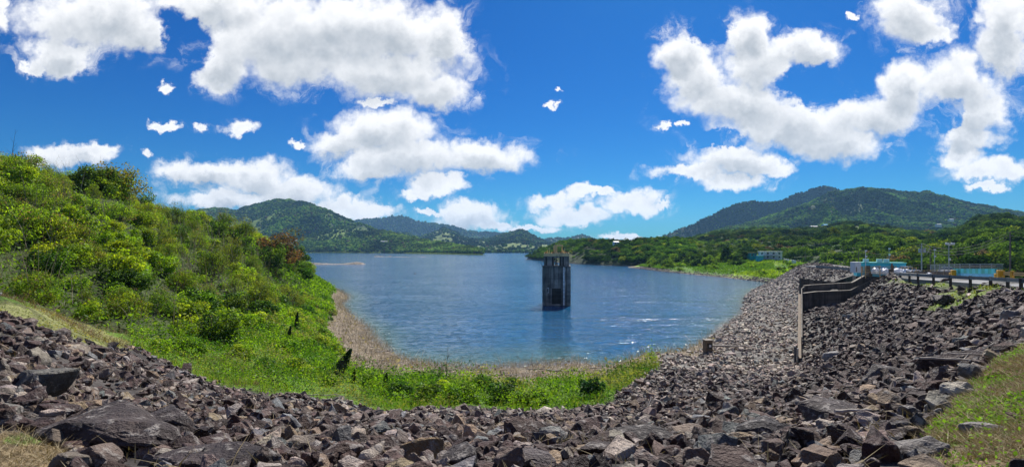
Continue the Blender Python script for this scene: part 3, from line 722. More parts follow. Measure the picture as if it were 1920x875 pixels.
# keep what can be seen: the near face and crest of the hill
keep = (zn == 3) & (px > -160) & (px < 575) & (zz > -14)
cand = [(pa[i, 0], pa[i, 1], zz[i], px[i], py[i]) for i in np.where(keep)[0]]
cand.sort(key=lambda c: c[1]); 
vis = []
for c in cand:                               # drop the ones hidden behind the crest
    x, y, z = c[:3]
    t = np.linspace(.3, .97, 24); gl = gz(x * t, y * t, False)
    if (gl > (z + 3.6) * t + 0.).any(): continue
    vis.append(c)
print('hill shrubs', len(vis))
vis = vis[:285]
def where(px, py):
    a = 'left end' if px < 150 else ('middle' if px < 380 else 'lake end')
    b = 'low by the rocks' if py > 590 else ('half way up' if py > 450 else 'near the skyline')
    return b + ', ' + a + ' of hill'
for i, (x, y, z, qx, qy) in enumerate(vis):
    w = float(vnoise(np.array([x * .11 + 50]), np.array([y * .11 + 20]))[0]) + random.uniform(-.18, .18)
    kd = 'dark' if w < .30 else ('green' if w < .5 else ('pod' if w < .72 else 'olive'))
    if qx > 400 and kd == 'pod': kd = random.choice(['dark', 'olive', 'green'])
    if qx < 380 and kd == 'olive' and random.random() < .5: kd = 'pod'
    pr = random.choice(PROTO[kd]); s = random.choice((random.uniform(.5, .8), random.uniform(.75, 1.1), random.uniform(.95, 1.35))) * (1.0 if y < 110 else 1.15)
    if y < 46: s *= .75
    t = random.uniform(.8, 1.15)
    put(pr[0], pr[1], (x, y, z - .1), random.uniform(0, 6.28), (s, s, s * random.uniform(.8, 1.15)), (t * random.uniform(.9, 1.1), t, t * random.uniform(.8, 1.1)),
        WORDS[kd][1] + ' ' + where(qx, qy), 'shrubs and small trees of the left hillside'); pr[1] = True
for kd in PROTO:
    for pr in PROTO[kd]:
        if not pr[1]:
            for ch in list(pr[0].children): bpy.data.objects.remove(ch)
            bpy.data.objects.remove(pr[0])
def at_ground(px, d, dz=0):
    x = (px - 960) / F * d; return (x, d, g1(x, d) + dz)
yt = make_plant('tree', 'tall tree with yellow blossom tinted crown on the skyline of the left hill', 'tree', None, 31, 6.5, 4.0, 5200, .28, 30, [(.19, .17, .03), (.12, .16, .02), (.16, .15, .03)], stems=7, brown=.1)
put(yt, False, at_ground(215, 84, -.3), .4, 1.25)
yt2 = make_plant('tree', 'yellow green tree standing just left of the blossoming skyline tree', 'tree', None, 32, 5.5, 3.2, 4000, .28, 24, [(.10, .16, .02), (.08, .14, .02)], stems=7)
put(yt2, False, at_ground(178, 80, -.3), .9, 1.15)
rb = make_plant('bush', 'reddish brown withered bush at the lake end of the left hill', 'bush', None, 33, 8.0, 4.4, 4200, .34, 24, [(.15, .07, .045), (.13, .085, .05), (.10, .09, .03)], stems=14, barkm=M['deadwood'])
put(rb, False, at_ground(522, 122, -.5), .3, (1.6, 1.6, 1.35))
dk = make_plant('tree', 'dark round tree at the water end of the left hill', 'tree', None, 34, 7.0, 4.0, 3600, .4, 20, DK, stems=5)
put(dk, False, at_ground(552, 160, -.5), 1.3, 1.3)
# low plants on the meadow
rp = make_plant('bush', 'round dark leafed bush alone at the right end of the green meadow', 'bush', None, 35, 2.2, 1.35, 1500, .24, 14, [(.025, .085, .022), (.04, .105, .03)], stems=5)
put(rp, False, at_ground(1108, 41.5), .2, 1.0)
lb1 = make_plant('bush', 'bright leafy bush on the meadow edge beside the path', 'bush', None, 36, 1.6, 1.3, 1400, .2, 12, BR, stems=4)
grp = 'low bushes on the meadow'
spots = [(225, 35.5, 1.0, BR), (300, 38, .9, BR), (350, 41, 1.3, MID), (620, 41, .8, MID), (745, 41, 1.2, DK), (800, 39.5, 1.5, MID), (870, 39.5, 1.3, MID), (940, 40.5, 1.5, DK), (1010, 41, 1.2, MID), (905, 47, 1.3, DK), (960, 48, 1.1, DK), (690, 45, 1.1, MID), (830, 42, 1.2, BR), (985, 39.6, 1.0, MID), (420, 50, 1.6, MID), (480, 60, 1.7, BR), (540, 52, 1.3, MID), (450, 44, 1.1, BR), (390, 52, 1.7, DK), (505, 84, 2.0, MID), (570, 92, 2.0, DK), (600, 70, 1.3, MID), (545, 70, 1.6, BR), (430, 64, 1.9, DK), (350, 52, 1.9, BR), (470, 70, 2.2, BR), (520, 78, 2.0, DK), (490, 66, 1.8, DK), (455, 58, 1.5, BR), (580, 88, 1.7, DK), (540, 96, 2.2, DK), (565, 125, 2.8, DK)]
for k in range(34): spots.append((random.uniform(320, 640), random.uniform(43, 92), random.uniform(.45, 1.25), random.choice((BR, BR, MID, DK))))
spots = [q for q in spots if zones(np.array([(q[0] - 960) / F * q[1]]), np.array([q[1]]), gz([(q[0] - 960) / F * q[1]], [q[1]]))[0] in (1, 3)]
for i, (qx, d, s, cs) in enumerate(spots):
    loc = at_ground(qx, d); t = (1, 1, 1) if cs is BR else ((.5, .62, .9) if cs is MID else (.24, .38, .7))
    lab = ('bright green' if cs is BR else ('mid green' if cs is MID else 'dark green')) + ' low bush ' + ('by the left hill foot' if qx < 460 else ('on the left meadow slope' if qx < 660 else 'along the rock edge of the meadow' if d < 43 else 'on the flat meadow near the shore'))
    put(lb1, i > 0, loc, random.uniform(0, 6), (s, s, s * .85), t, lab, grp)
def vine_stump(px, d, H, W, label, lean=.35):
    r = np.random.default_rng(int(px)); st = MB(); L = Vector((lean, 0, 1)).normalized()
    st.tube([(0, 0, -.4), L * H * .5, L * H * .96], [W * .35, W * .25, W * .1], 7)
    n = int(900 * H); t = r.random(n) ** .8; o = rand_unit(n, r)
    C = np.array(L)[None] * (t * H)[:, None] + o * (W * .5 * (1.15 - t))[:, None]
    V, Fc = leaf_quads(C, r.uniform(.06, .16, n), .2, o, r)
    root = empty('vine_covered_stump', at_ground(px, d)); tag(root, label, 'tree stump')
    st.build('trunk', M['bark'], root)
    link('vines', npmesh('vines', V, Fc, M['leaf'], np.repeat(np.array(DK)[r.integers(0, 3, n)] * r.uniform(.5, .9, (n, 1)), 4, 0)), root)
vine_stump(628, 45, 2.9, 1.5, 'big leaning stump smothered in dark vines on the meadow slope', .55)
vine_stump(662, 44.5, 1.2, .6, 'small dark vine covered stump right of the big leaning stump', .1)
vine_stump(555, 66, 2.2, .7, 'thin vine covered stump high on the meadow slope', .1)
vine_stump(540, 58, 1.6, .6, 'short vine covered stump left of the thin one on the meadow slope', .2)
vine_stump(722, 44, 1.3, .6, 'dark vine wrapped post like stump at the middle of the meadow', .1)

# ground cover as one mass per kind
def cover(name, n, zmask, d0, d1, u0, u1, size, cols, hmax, upb=.5, prob=None, rel=0):
    x, y = band(n, d0, d1, u0, u1); z = gz(x, y); k = np.isin(zones(x, y, z), zmask) & (z > -15.1)
    pn = fbm(x * .45 + 11, y * .45, 4)
    if prob is not None: k &= RNG.random(n) < prob(x, y, z, pn)
    x, y, z, pn = x[k], y[k], z[k], pn[k]; n = len(x)
    hh = RNG.random(n) ** 1.5 * hmax * (.3 + 1.4 * pn)
    C = np.stack([x, y, z + hh], 1); s = size * RNG.uniform(.6, 1.4, n)
    if rel: s = s * np.clip(y / rel, .5, 2.2)
    V, Fc = leaf_quads(C, s, upb)
    t = sstep(.32, .66, pn + RNG.uniform(-.12, .12, n))[:, None]
    c = (np.array(cols[0]) * (1 - t) + np.array(cols[1]) * t) * RNG.uniform(.7, 1.35, (n, 1))
    if len(cols) > 2:
        dry = sstep(.53, .66, fbm(x * .23 + 71, y * .23 + 13, 4) + RNG.uniform(-.05, .05, n))[:, None]; c = c * (1 - dry * .75) + np.array(cols[2]) * dry * .75
    return tag(link(name, npmesh(name, V, Fc, M['leaf'], np.repeat(c, 4, 0))), kind='stuff')
cover('undergrowth', 100000, (3,), 30, 150, -1.25, -.36, .30, [(.055, .11, .014), (.13, .22, .018)], 1.3)
cover('meadow_plants', 360000, (1,), 30, 110, -.75, .36, .19, [(.045, .13, .010), (.19, .33, .014), (.25, .22, .09)], 1.1, .5, None, 48)
cover('meadow_plants', 60000, (1, 3), 100, 240, -.52, -.30, .55, [(.045, .12, .010), (.15, .26, .014)], 1.2, .5)
cover('vine_tangle', 120000, (1,), 30, 100, -.75, .36, .2, [(.028, .075, .012), (.07, .15, .014)], 2.0, .4, lambda x, y, z, p: (fbm(x * .28 + 31, y * .28 + 7, 3) > .55) * 1.)
cover('path_grass', 16000, (4,), 20, 40, -1.5, -.7, .10, [(.13, .20, .03), (.26, .23, .10)], .12, .3, lambda x, y, z, p: .3 + .7 * (p > .45))
cover('turf_weeds', 9000, (6,), 25, 65, .6, 1.3, .22, [(.10, .17, .025), (.16, .17, .05)], .22, .3)
cover('turf_weeds', 170000, (5,), 2.6, 30, .7, 1.4, .045, [(.09, .20, .012), (.15, .28, .02)], .07, .5, lambda x, y, z, p: np.where(fbm(x * .9 + 5, y * .9, 4) > .48, 1, .12))
def blades(name, x, y, z, h, w, lean, cols, mat):
    n = len(x); a = RNG.uniform(0, 6.28, n); l = RNG.normal(0, lean, (n, 2))
    B = np.stack([x, y, z - .02], 1); s = np.stack([np.cos(a), np.sin(a), 0 * a], 1) * (w * RNG.uniform(.6, 1.3, n))[:, None] * .5
    T = B + np.stack([l[:, 0] * h, l[:, 1] * h, h], 1); Mi = B * .45 + T * .55 - np.stack([l[:, 0] * h, l[:, 1] * h, 0 * h], 1) * .18
    V = np.stack([B - s, B + s, Mi + s * .8, Mi - s * .8, T + s * .15, T - s * .15], 1).reshape(-1, 3)
    o = np.arange(n)[:, None] * 6; Fc = np.concatenate([o + np.array([[0, 1, 2, 3]]), o + np.array([[3, 2, 4, 5]])])
    c = np.array(cols)[RNG.integers(0, len(cols), n)] * RNG.uniform(.7, 1.3, (n, 1))
    return tag(link(name, npmesh(name, V, Fc, mat, np.repeat(c, 6, 0))), kind='stuff')
STRAW = [(.34, .27, .16), (.26, .20, .11), (.40, .33, .21)]
def blade_field(name, n, zmask, d0, d1, u0, u1, h, w, lean, cols, mat, prob=None):
    x, y = band(n, d0, d1, u0, u1); z = gz(x, y); k = np.isin(zones(x, y, z), zmask)
    if prob is not None: k &= RNG.random(n) < prob(x, y, z)
    x, y, z = x[k], y[k], z[k]
    return blades(name, x, y, z, h * RNG.uniform(.4, 1.4, len(x)), w, lean, cols, mat)
blade_field('dry_grass', 320000, (5,), 3.2, 28, .70, 1.4, .085, .009, .9, STRAW + [(.20, .15, .08)], M['twig'], lambda x, y, z: .12 + (fbm(x * 1.3, y * 1.3, 3) > .46) * 1.)
blade_field('dry_grass', 90000, (5,), 3.6, 9, .72, 1.12, .07, .006, 1.1, STRAW + [(.20, .15, .08)], M['twig'], lambda x, y, z: (fbm(x * 1.6 + 2, y * 1.6, 3) > .42) * 1.)
cover('turf_weeds', 26000, (5,), 3.6, 9, .72, 1.12, .035, [(.09, .20, .012), (.15, .28, .02)], .06, .5, lambda x, y, z, p: np.where(fbm(x * .9 + 5, y * .9, 4) > .47, 1, .15))
blade_field('dry_grass', 50000, (5,), 2.8, 9, -1.4, -.7, .075, .006, 1.3, STRAW + [(.22, .16, .08)], M['twig'])
blade_field('dry_grass', 40000, (0,), 3, 24, -1.2, 1.1, .16, .010, .8, STRAW, M['twig'], lambda x, y, z: (fbm(x * .8 + 9, y * .8, 3) > .60) * 1.)
blade_field('tall_grass', 150000, (1,), 30, 90, -.75, .36, .55, .03, .4, [(.12, .24, .02), (.09, .19, .015), (.19, .29, .03), (.26, .26, .09)], M['leaf'], lambda x, y, z: (fbm(x * .35 + 3, y * .35 + 8, 4) > .47) * 1.)
blade_field('dead_brush', 90000, (2,), 50, 220, -.6, .42, 1.15, .05, .6, [(.40, .34, .29), (.48, .42, .36), (.28, .23, .19)], M['twig'], lambda x, y, z: np.exp(-((z + 14.5) / 1.0) ** 2))
cover('shore_brush', 60000, (2,), 48, 220, -.6, .42, .34, [(.16, .12, .085), (.30, .25, .19)], 1.0, .3, lambda x, y, z, p: (fbm(x * .6 + 3, y * .6, 3) > .56) * .8)
blade_field('brown_brush', 9000, (1, 4), 30, 44, -1.0, -.3, .5, .02, 1.1, [(.20, .12, .07), (.26, .17, .10)], M['twig'], lambda x, y, z: (fbm(x * .5 + 3, y * .5, 3) > .5) * ((x / y) < -.45))
blade_field('bare_stems', 30000, (3,), 36, 130, -1.2, -.42, 4.2, .045, .28, [(.36, .31, .25), (.28, .23, .18), (.20, .16, .12)], M['twig'], lambda x, y, z: (fbm(x * .12 + 3, y * .12, 3) > .48) * .2)
# shore reeds standing in the shallows
x, y = band(160000, 50, 200, -.5, .45); z = gz(x, y); k = (z < -14.9) & (z > -15.9) & (RNG.random(len(x)) < .10 * (fbm(x * .25, y * .25, 3) > .42)); x, y, z = x[k], y[k], z[k]
blades('dead_brush', x, y, z, 1.1 * RNG.uniform(.5, 1.4, len(x)), .03, .35, [(.33, .28, .25), (.26, .22, .19)], M['twig'])
# flat drift litter
x, y = band(60000, 50, 200, -.6, .46); z = gz(x, y); k = (zones(x, y, z) == 2); x, y, z = x[k], y[k], z[k]; n = len(x)
a = RNG.uniform(0, 6.28, n); L = RNG.uniform(.2, 1.1, n); dirv = np.stack([np.cos(a), np.sin(a), RNG.normal(0, .12, n)], 1); sd = np.stack([-np.sin(a), np.cos(a), 0 * a], 1) * .03; C = np.stack([x, y, z + .06], 1)
V = np.stack([C - dirv * L[:, None] / 2 - sd, C - dirv * L[:, None] / 2 + sd, C + dirv * L[:, None] / 2 + sd, C + dirv * L[:, None] / 2 - sd], 1).reshape(-1, 3)
tag(link('drift_litter', npmesh('drift_litter', V, np.arange(4 * n).reshape(n, 4), M['twig'], np.repeat(np.array([(.42, .36, .29), (.20, .15, .11), (.55, .50, .42), (.26, .20, .15)])[RNG.integers(0, 4, n)], 4, 0))), kind='stuff')

# logs and sticks
def log(px, d, L, rad, rz, label, group=None, dz=.1, tilt=0):
    r = random.Random(int(px * 7 + d)); m = MB(); n = 6
    m.tube([((t - .5) * L, r.gauss(0, L * .012), r.gauss(0, L * .01) + (t - .5) * L * tilt) for t in [k / n for k in range(n + 1)]], [rad * (1 - .45 * k / n) * r.uniform(.85, 1.1) for k in range(n + 1)], 7)
    for q in range(2):
        t = r.uniform(-.2, .4) * L; m.tube([(t, 0, 0), (t + .12 * L, r.choice((-1, 1)) * .1 * L, .05 * L)], [rad * .5, rad * .2], 5)
    o = m.build('driftwood_log', M['deadwood'], None, loc=at_ground(px, d, dz)); o.rotation_euler = (0, 0, rz); return tag(o, label, 'log', group)
log(1367, 67.5, 5.0, .16, -.12, 'long straight pale log lying right of the small concrete box', dz=.5)
log(1800, 10.4, 1.5, .025, -.12, 'long thin bleached stick across the stones by the turf', dz=.22)
log(1830, 10.9, 1.0, .018, -.35, 'shorter bleached stick crossing the long one by the turf', dz=.2)
log(930, 54.5, 5, .10, .05, 'long bleached driftwood log where meadow meets shore, centre', dz=.3)
log(1060, 58, 4.2, .12, -.1, 'bleached log on the right part of the driftwood shore', dz=.4)
log(1215, 22, 1.0, .05, 1.0, 'short pale stick standing up among the rocks below the shore', dz=.25, tilt=.8)
log(605, 35.5, 2.5, .04, -.1, 'thin pale stick lying along the upper edge of the rocks', dz=.3)
log(1600, 7.2, .55, .03, .1, 'straight pale piece of timber lying in the right foreground rocks', dz=.25)
for k, (qx, d) in enumerate([(700, 74), (735, 66), (770, 63), (672, 88), (720, 71), (850, 59), (1010, 60), (1120, 61), (1170, 63), (1220, 66), (690, 80), (655, 98)]):
    log(qx, d, random.uniform(1.5, 3.2), random.uniform(.05, .09), random.uniform(-1, 1), 'small bleached driftwood log among the litter of the ' + ('left' if qx < 800 else 'near') + ' shore', 'driftwood logs on the shore', .2)
# bare saplings
def sapling(px, d, H, label, lean=0):
    r = random.Random(int(px)); m = MB(); m.tube([(0, 0, -.2), (lean * H * .4, 0, H * .5), (lean * H, 0, H)], [.035, .025, .008], 5); br = MB()
    for q in range(9):
        t = r.uniform(.3, .95); b = Vector((lean * H * t, 0, H * t)); e = b + Vector((r.uniform(-.35, .35), r.uniform(-.2, .2), r.uniform(.15, .4))) * H * .55 * (1.1 - t * .6)
        br.tube([b, b.lerp(e, .5) + Vector((0, 0, -.04)), e], [.015, .011, .005], 4)
    root = empty('bare_sapling', at_ground(px, d)); tag(root, label, 'sapling'); m.build('trunk', M['bark'], root); br.build('branches', M['bark'], root)
sapling(835, 48, 3.6, 'leafless sapling with thin branches standing on the meadow by the shore', .08)
sapling(815, 48.5, 2.0, 'short leaning bare sapling left of the taller leafless one', .5)
sapling(20, 74, 6.0, 'bare dark snag poking above the shrubs at the far left skyline', .12)
for k, (qx, d) in enumerate([(165, 60), (240, 76), (275, 78), (110, 58), (60, 55), (320, 84)]):
    sapling(qx, d, 6.5, ['pale bare stem rising from the pod shrubs, left part', 'pale bare stem under the blossoming skyline tree', 'second pale bare stem right of the skyline tree', 'crooked bare stem in the shrubs near the left edge', 'bare stem nearest the left edge of the hill', 'bare stem on the crest right of the skyline trees'][k], .1)

# ------------------------------------------------------------------ intake tower in the lake
def tower():
    d = 15 * F / (573 - HZ); k = d / F; cx = (1046 - 960) * k
    root = empty('intake_tower', (cx, d + 3.6, WATER)); tag(root, 'dark stained concrete intake tower standing in the lake', 'tower')
    root.rotation_euler = (0, 0, -.10)
    hw = 3.72; top = 10.45; ztop = 13.0
    def oct_(h, c): return [(-h, -h + c), (-h + c, -h), (h - c, -h), (h, -h + c), (h, h - c), (h - c, h), (-h + c, h), (-h, h - c)]
    MB().prism(oct_(hw, .75), -6, top).build('shaft', M['tower'], root)
    f = MB()
    for x0, w in ((-2.62, .5), (-1.4, .35), (1.42, .35), (3.3, .42)): f.box((x0, -hw - .09, (top - .1) / 2), (w, .2, top - .3))
    f.build('pilasters', M['tower'], root)
    MB().box((0, -hw - .2, top - .1), (7.2, .42, .28)).build('ledge', M['tower'], root)
    # gate opening as a flat dark panel, its shade put into the colour
    g = MB(); g.box((-.05, -hw - .02, 2.55), (2.35, .06, 4.1)); g.build('gate_dark_panel', M['dark_conc'], root)
    gi = MB()
    for z in (.9, 2.0, 3.1, 4.1): gi.box((-.05, -hw - .09, z), (2.2, .1, .16))
    gi.box((-.1, -hw - .10, 1.75), (.9, .12, .9)); gi.build('gate', M['dark'], root)
    w = MB(); w.box((-2.25, -hw - .06, 4.05), (.5, .1, 1.35)); wn = w.build('window', M['stain'], root)
    MB().box((-2.25, -hw - .13, 4.05), (.26, .06, 1.0)).build('pane', M['glass'], wn)
    MB().box((1.93, -hw - .06, 5.2), (.40, .1, 10.2)).build('water_stain', M['stain'], root)
    MB().box((2.62, -hw - .10, 5.2), (.12, .12, 10.2)).build('pipe', M['dark_conc'], root)
    lad = MB()
    for sx in (-.2, .2): lad.bar((-hw - .12, -2.2 + sx, .3), (-hw - .12, -2.2 + sx, top + 1.4), .05)
    for q in range(24): lad.bar((-hw - .12, -2.4, .5 + q * .45), (-hw - .12, -2.0, .5 + q * .45), .035)
    lad.build('ladder', M['steel'], root)
    bal = MB(); bal.bar((-hw - .35, -hw + .5, top + .1), (-hw - .35, -hw + .5, top + 1.3), .07); bal.bar((-hw - .35, -hw + 1.5, top + .1), (-hw - .35, -hw + 1.5, top + 1.3), .07); bal.bar((-hw - .35, -hw + .5, top + 1.3), (-hw - .35, -hw + 1.5, top + 1.3), .07); bal.box((-hw - .15, -hw + 1, top + .03), (.5, 1.2, .1)); bal.build('side_balcony', M['steel'], root)
    # upper storey: four solid corners around an opening that can be seen through
    up = MB(); h2 = 3.3
    for sx in (-1, 1):
        up.box((sx * 2.02, 0, (top + ztop) / 2), (2.56, 2 * h2, ztop - top - .02))
    up.box((0, 0, ztop - .25), (1.5, 2 * h2 - .02, .46)); up.build('upper_storey', M['tower'], root)
    ri = MB()
    for x0 in (-2.7, -1.0, 1.0, 1.75): ri.box((x0, -h2 - .06, (top + ztop) / 2), (.3, .14, ztop - top - .3))
    ri.build('ribs', M['dark_conc'], root)
    eq = MB(); eq.box((-.1, 0, top + .45), (.75, .8, .7)); eq.bar((-.1, 0, top + .7), (-.1, 0, top + 2.0), .12, n=8); eq.build('hoist_motor', M['steel'], root)
    MB().box((0, 0, ztop + .14), (6.9, 6.9, .28)).build('deck', M['ochre'], root)
    pr = MB(); rr = random.Random(4)
    for sy in (-1, 1):
        for q in range(12):
            pr.box((-3.2 + q * .58, sy * 3.25, ztop + .28 + .32), (.3, .22, .62 + rr.uniform(-.15, .2)))
        pr.box((0, sy * 3.25, ztop + .53), (6.7, .16, .48))
    for sx in (-1, 1): pr.box((sx * 3.25, 0, ztop + .62), (.18, 6.2, .66))
    pr.build('parapet', M['ochre'], root)
    ga = MB()
    for sy in (-1, 1): ga.box((-.35, sy * 1.1, ztop + 1.55), (.95, .5, 2.5))
    ga.box((.45, 0, ztop + 2.85), (2.5, 2.6, .34)); ga.box((1.45, 0, ztop + 1.5), (.25, .35, 2.5)); gb = ga.build('hoist_frame', M['ochre'], root)
    po = MB()
    for x0, y0, hh in ((-1.95, -2.6, 2.0), (2.15, -2.6, 1.9), (1.8, 1.5, 1.3), (-2.6, 2.3, 1.4)): po.bar((x0, y0, ztop + .2), (x0, y0, ztop + .3 + hh), .16)
    po.build('deck_posts', M['ochre'], root)
    dr = MB()
    for x0, y0 in ((1.2, -2.4), (-.9, -2.5), (2.6, -1.5), (-2.8, -1.8)): dr.bar((x0, y0, ztop + .28), (x0, y0, ztop + 1.15), .32, n=10)
    dr.build('deck_drums', M['rust'], root)
tower()

# ------------------------------------------------------------------ concrete walls of the channel beside the rock slope
def wall_path(name, pts, label, zbot, th=.45, coping=True, cm='coping'):
    """pts: (px, py_top, depth) along the wall top"""
    W = [P(*p) for p in pts]
    root = empty(name, (W[0].x, W[0].y, zbot if not hasattr(zbot, '__len__') else zbot[0])); tag(root, label, 'concrete wall'); o0 = root.location.copy()
    m = MB(); c = MB()
    nrm = []
    for i in range(len(W)):
        t = (W[min(i + 1, len(W) - 1)] - W[max(i - 1, 0)]); t.z = 0; t.normalize(); nrm.append(Vector((-t.y, t.x, 0)))
    zb = zbot if hasattr(zbot, '__len__') else [zbot] * len(W)
    vs = []; fs = []
    for i, w in enumerate(W):
        a, b = w + nrm[i] * th / 2, w - nrm[i] * th / 2
        vs += [Vector((a.x, a.y, zb[i])) - o0, a - o0, b - o0, Vector((b.x, b.y, zb[i])) - o0]
    for i in range(len(W) - 1):
        k = 4 * i
        fs += [(k + j, k + (j + 1) % 4, k + 4 + (j + 1) % 4, k + 4 + j) for j in range(4)]
    fs += [(0, 1, 2, 3), tuple(4 * (len(W) - 1) + j for j in (3, 2, 1, 0))]
    m.add(vs, fs); m.build('wall_face', M['wall'], root)
    if coping:
        vs = []; fs = []
        for i, w in enumerate(W):
            a, b = w + nrm[i] * (th / 2 + .04), w - nrm[i] * (th / 2 + .04); up = Vector((0, 0, .10)); dn = Vector((0, 0, .004))
            vs += [a + dn - o0, a + up - o0, b + up - o0, b + dn - o0]
        for i in range(len(W) - 1):
            k = 4 * i; fs += [(k + j, k + (j + 1) % 4, k + 4 + (j + 1) % 4, k + 4 + j) for j in range(4)]
        fs += [(0, 1, 2, 3), tuple(4 * (len(W) - 1) + j for j in (3, 2, 1, 0))]
        c.add(vs, fs); c.build('coping', M[cm], root)
    return root
wall_path('channel_wall', [(1500, 521, 103), (1530, 525, 103), (1560, 528, 103), (1600, 515, 108), (1614, 508, 112)], 'tall dark rear wall of the concrete channel below the turquoise building', -14, .6, False)
wall_path('channel_wall', [(1507, 536, 93), (1520, 534.5, 94), (1597, 530, 96), (1636, 508, 100)], 'middle channel wall with streaked face and a pale top edge', -15, .35, cm='coping')
wall_path('channel_wall', [(1506, 550, 86), (1530, 547, 87), (1594, 544.5, 88), (1612, 536, 87), (1657, 516, 84)], 'front channel wall with pale top edge above the black rock slope', -16, .45)
wall_path('retaining_wall', [(1499, 672, 60.5), (1499, 640, 66.5), (1499, 600, 75), (1499, 552, 86)], 'narrow concrete wall seen end on that holds back the dark rock slope', [-15, -15, -15, -16], .30, True, 'wood')
rr = empty('hand_rail', P(1503, 640, 66)); tag(rr, 'pale pipe rail running down the narrow retaining wall', 'hand rail')
m = MB(); q = [P(1503.5, 632, 67), P(1503.5, 600, 74), P(1503.5, 560, 83), P(1503, 541, 87.5), P(1508, 537, 90)]
m.tube([v - rr.location for v in q], .075, 6); m.build('rail', M['coping'], rr)
m = MB()
for v in q[:3]: m.bar(v - rr.location + Vector((0, 0, -.9)), v - rr.location, .07)
m.build('rail_posts', M['steel'], rr)
pr = empty('post', at_ground(1491, 61, -.2)); tag(pr, 'dark short steel post pair at the foot of the narrow retaining wall', 'post')
MB().box((0, 0, 1.1), (.22, .2, 2.4)).build('post_shaft', M['railsteel'], pr); MB().box((.35, .1, 1.0), (.14, .14, 2.1)).build('post_brace', M['steel'], pr)

# small concrete instrument box by the water
bx = empty('instrument_box', at_ground(1327, 66, -.2)); tag(bx, 'weathered brown instrument box standing on pale stones by the water', 'box'); bx.rotation_euler = (0, 0, .15)
m = MB(); m.box((0, 0, .85), (.95, .8, 1.75)); m.build('box_body', M['wood'], bx, .03)
MB().box((.02, -.42, 1.05), (.6, .06, .7)).build('door', M['dark'], bx); MB().box((.08, -.47, 1.1), (.25, .04, .3)).build('sign_plate', M['stain'], bx)
MB().box((0, 0, 1.78), (1.1, .95, .12)).build('lid', M['coping'], bx)

# ------------------------------------------------------------------ road on the crest
def ribbon(name, L, R, mat, dz):
    n = len(L); V = []
    for a, b in zip(L, R):
        V.append((a.x, a.y - .05, a.z - .9 if dz < .125 else a.z + dz))
        for t in (0, .5, 1):
            q = a.lerp(b, t); V.append((q.x, q.y, q.z + dz))
    I = np.arange(4 * n).reshape(n, 4); Q = np.stack([I[:-1, :-1].ravel(), I[:-1, 1:].ravel(), I[1:, 1:].ravel(), I[1:, :-1].ravel()], 1)
    return tag(link(name, npmesh(name, V, Q, mat)), kind='structure')
near_e = [P(*q) for q in NEAR_E]; far_e = [P(*q) for q in FAR_E]
ribbon('road', near_e, far_e, M['asphalt'], .12)
e2 = [a.lerp(b, .93) for a, b in zip(near_e, far_e)]; e3 = [a.lerp(b, .95) for a, b in zip(near_e, far_e)]
ribbon('road_marking', e2[:6], e3[:6], M['line'], .126)
e2 = [a.lerp(b, .06) for a, b in zip(near_e, far_e)]; e3 = [a.lerp(b, .075) for a, b in zip(near_e, far_e)]
ribbon('road_marking', e2[:6], e3[:6], M['white'], .126)
# near guardrail
gl = [P(2010, 553, 33), P(1960, 549, 35), P(1914, 544, 37), P(1889, 541.5, 39.5), P(1857, 538.5, 42.5), P(1819, 535.5, 46), P(1782, 532.5, 49.5), P(1750, 530, 53), P(1721, 527.5, 56.5), P(1705, 526, 60), P(1688, 524.5, 64), P(1675, 522, 70)]
gr = empty('guardrail', gl[0]); tag(gr, 'dark weathered guardrail on timber posts along the near side of the road', 'guardrail')
m = MB()
for a, b in zip(gl[:-1], gl[1:]):
    for z in (.62, .80): m.bar(a - gl[0] + Vector((0, .12, z)), b - gl[0] + Vector((0, .12, z)), .07, .12)
    m.bar(a - gl[0] + Vector((0, .14, .71)), b - gl[0] + Vector((0, .14, .71)), .03, .10)
m.build('rail', M['railsteel'], gr)
for a in gl: MB().box(a - gl[0] + Vector((0, -.02, .32)), (.17, .17, 1.15), 0).build('post', M['post'], gr, .01)
# parapet of the bridge, turquoise panels between yellow ends
pa_, pb_ = P(1789, 520.5, 64.5), P(1868, 524, 54)
pp = empty('parapet_wall', pa_); tag(pp, 'turquoise and blue painted bridge parapet with a pale top rail across the road', 'parapet')
dv = pb_ - pa_; L = dv.length; ang = math.atan2(dv.y, dv.x); sl = math.atan2(dv.z, Vector((dv.x, dv.y, 0)).length)
Rm = (Matrix.Rotation(ang, 3, 'Z') @ Matrix.Rotation(-sl, 3, 'Y'))
npan = 14
PS = 1.25
def pbox(c, s):
    c = (c[0], c[1], c[2] * PS); s = (s[0], s[1], s[2] * PS)
    return MB().box(Rm @ Vector(c), s, M=Rm)
pbox((L / 2, 0, .22), (L, .22, .5)).build('base_course', M['sky_paint'], pp)
pbox((L / 2, -.13, -.02), (L, .1, .12)).build('kerb_stripe', M['yellow'], pp)
for k in range(npan): pbox(((k + .5) * L / npan, 0, .70), (L / npan - .02, .2, .44)).build('panel', M['turq'] if k % 2 else M['turq2'], pp)
pbox((L / 2, 0, 1.13), (L, .12, .09)).build('top_rail', M['coping'], pp)
m = MB()
for k in range(npan + 1): m.box(Rm @ Vector((min(max(k * L / npan, .06), L - .06), 0, 1.0)), (.1, .1, .16), M=Rm)
m.build('rail_supports', M['coping'], pp)
for (c, lab) in ((P(1787, 521.2, 63.5), 'yellow concrete end block at the building end of the turquoise parapet'), (P(1874, 524.6, 52.5), 'yellow stepped concrete end block at the near end of the turquoise parapet')):
    e = empty('end_block', c); tag(e, lab, 'end block'); MB().box((.1, 0, .5), (.5, .45, 1.0)).build('block', M['yellow'], e, .03); MB().box((-.35, -.05, .32), (.4, .42, .64)).build('step', M['yellow'], e, .03)
    e.rotation_euler = (0, 0, ang)
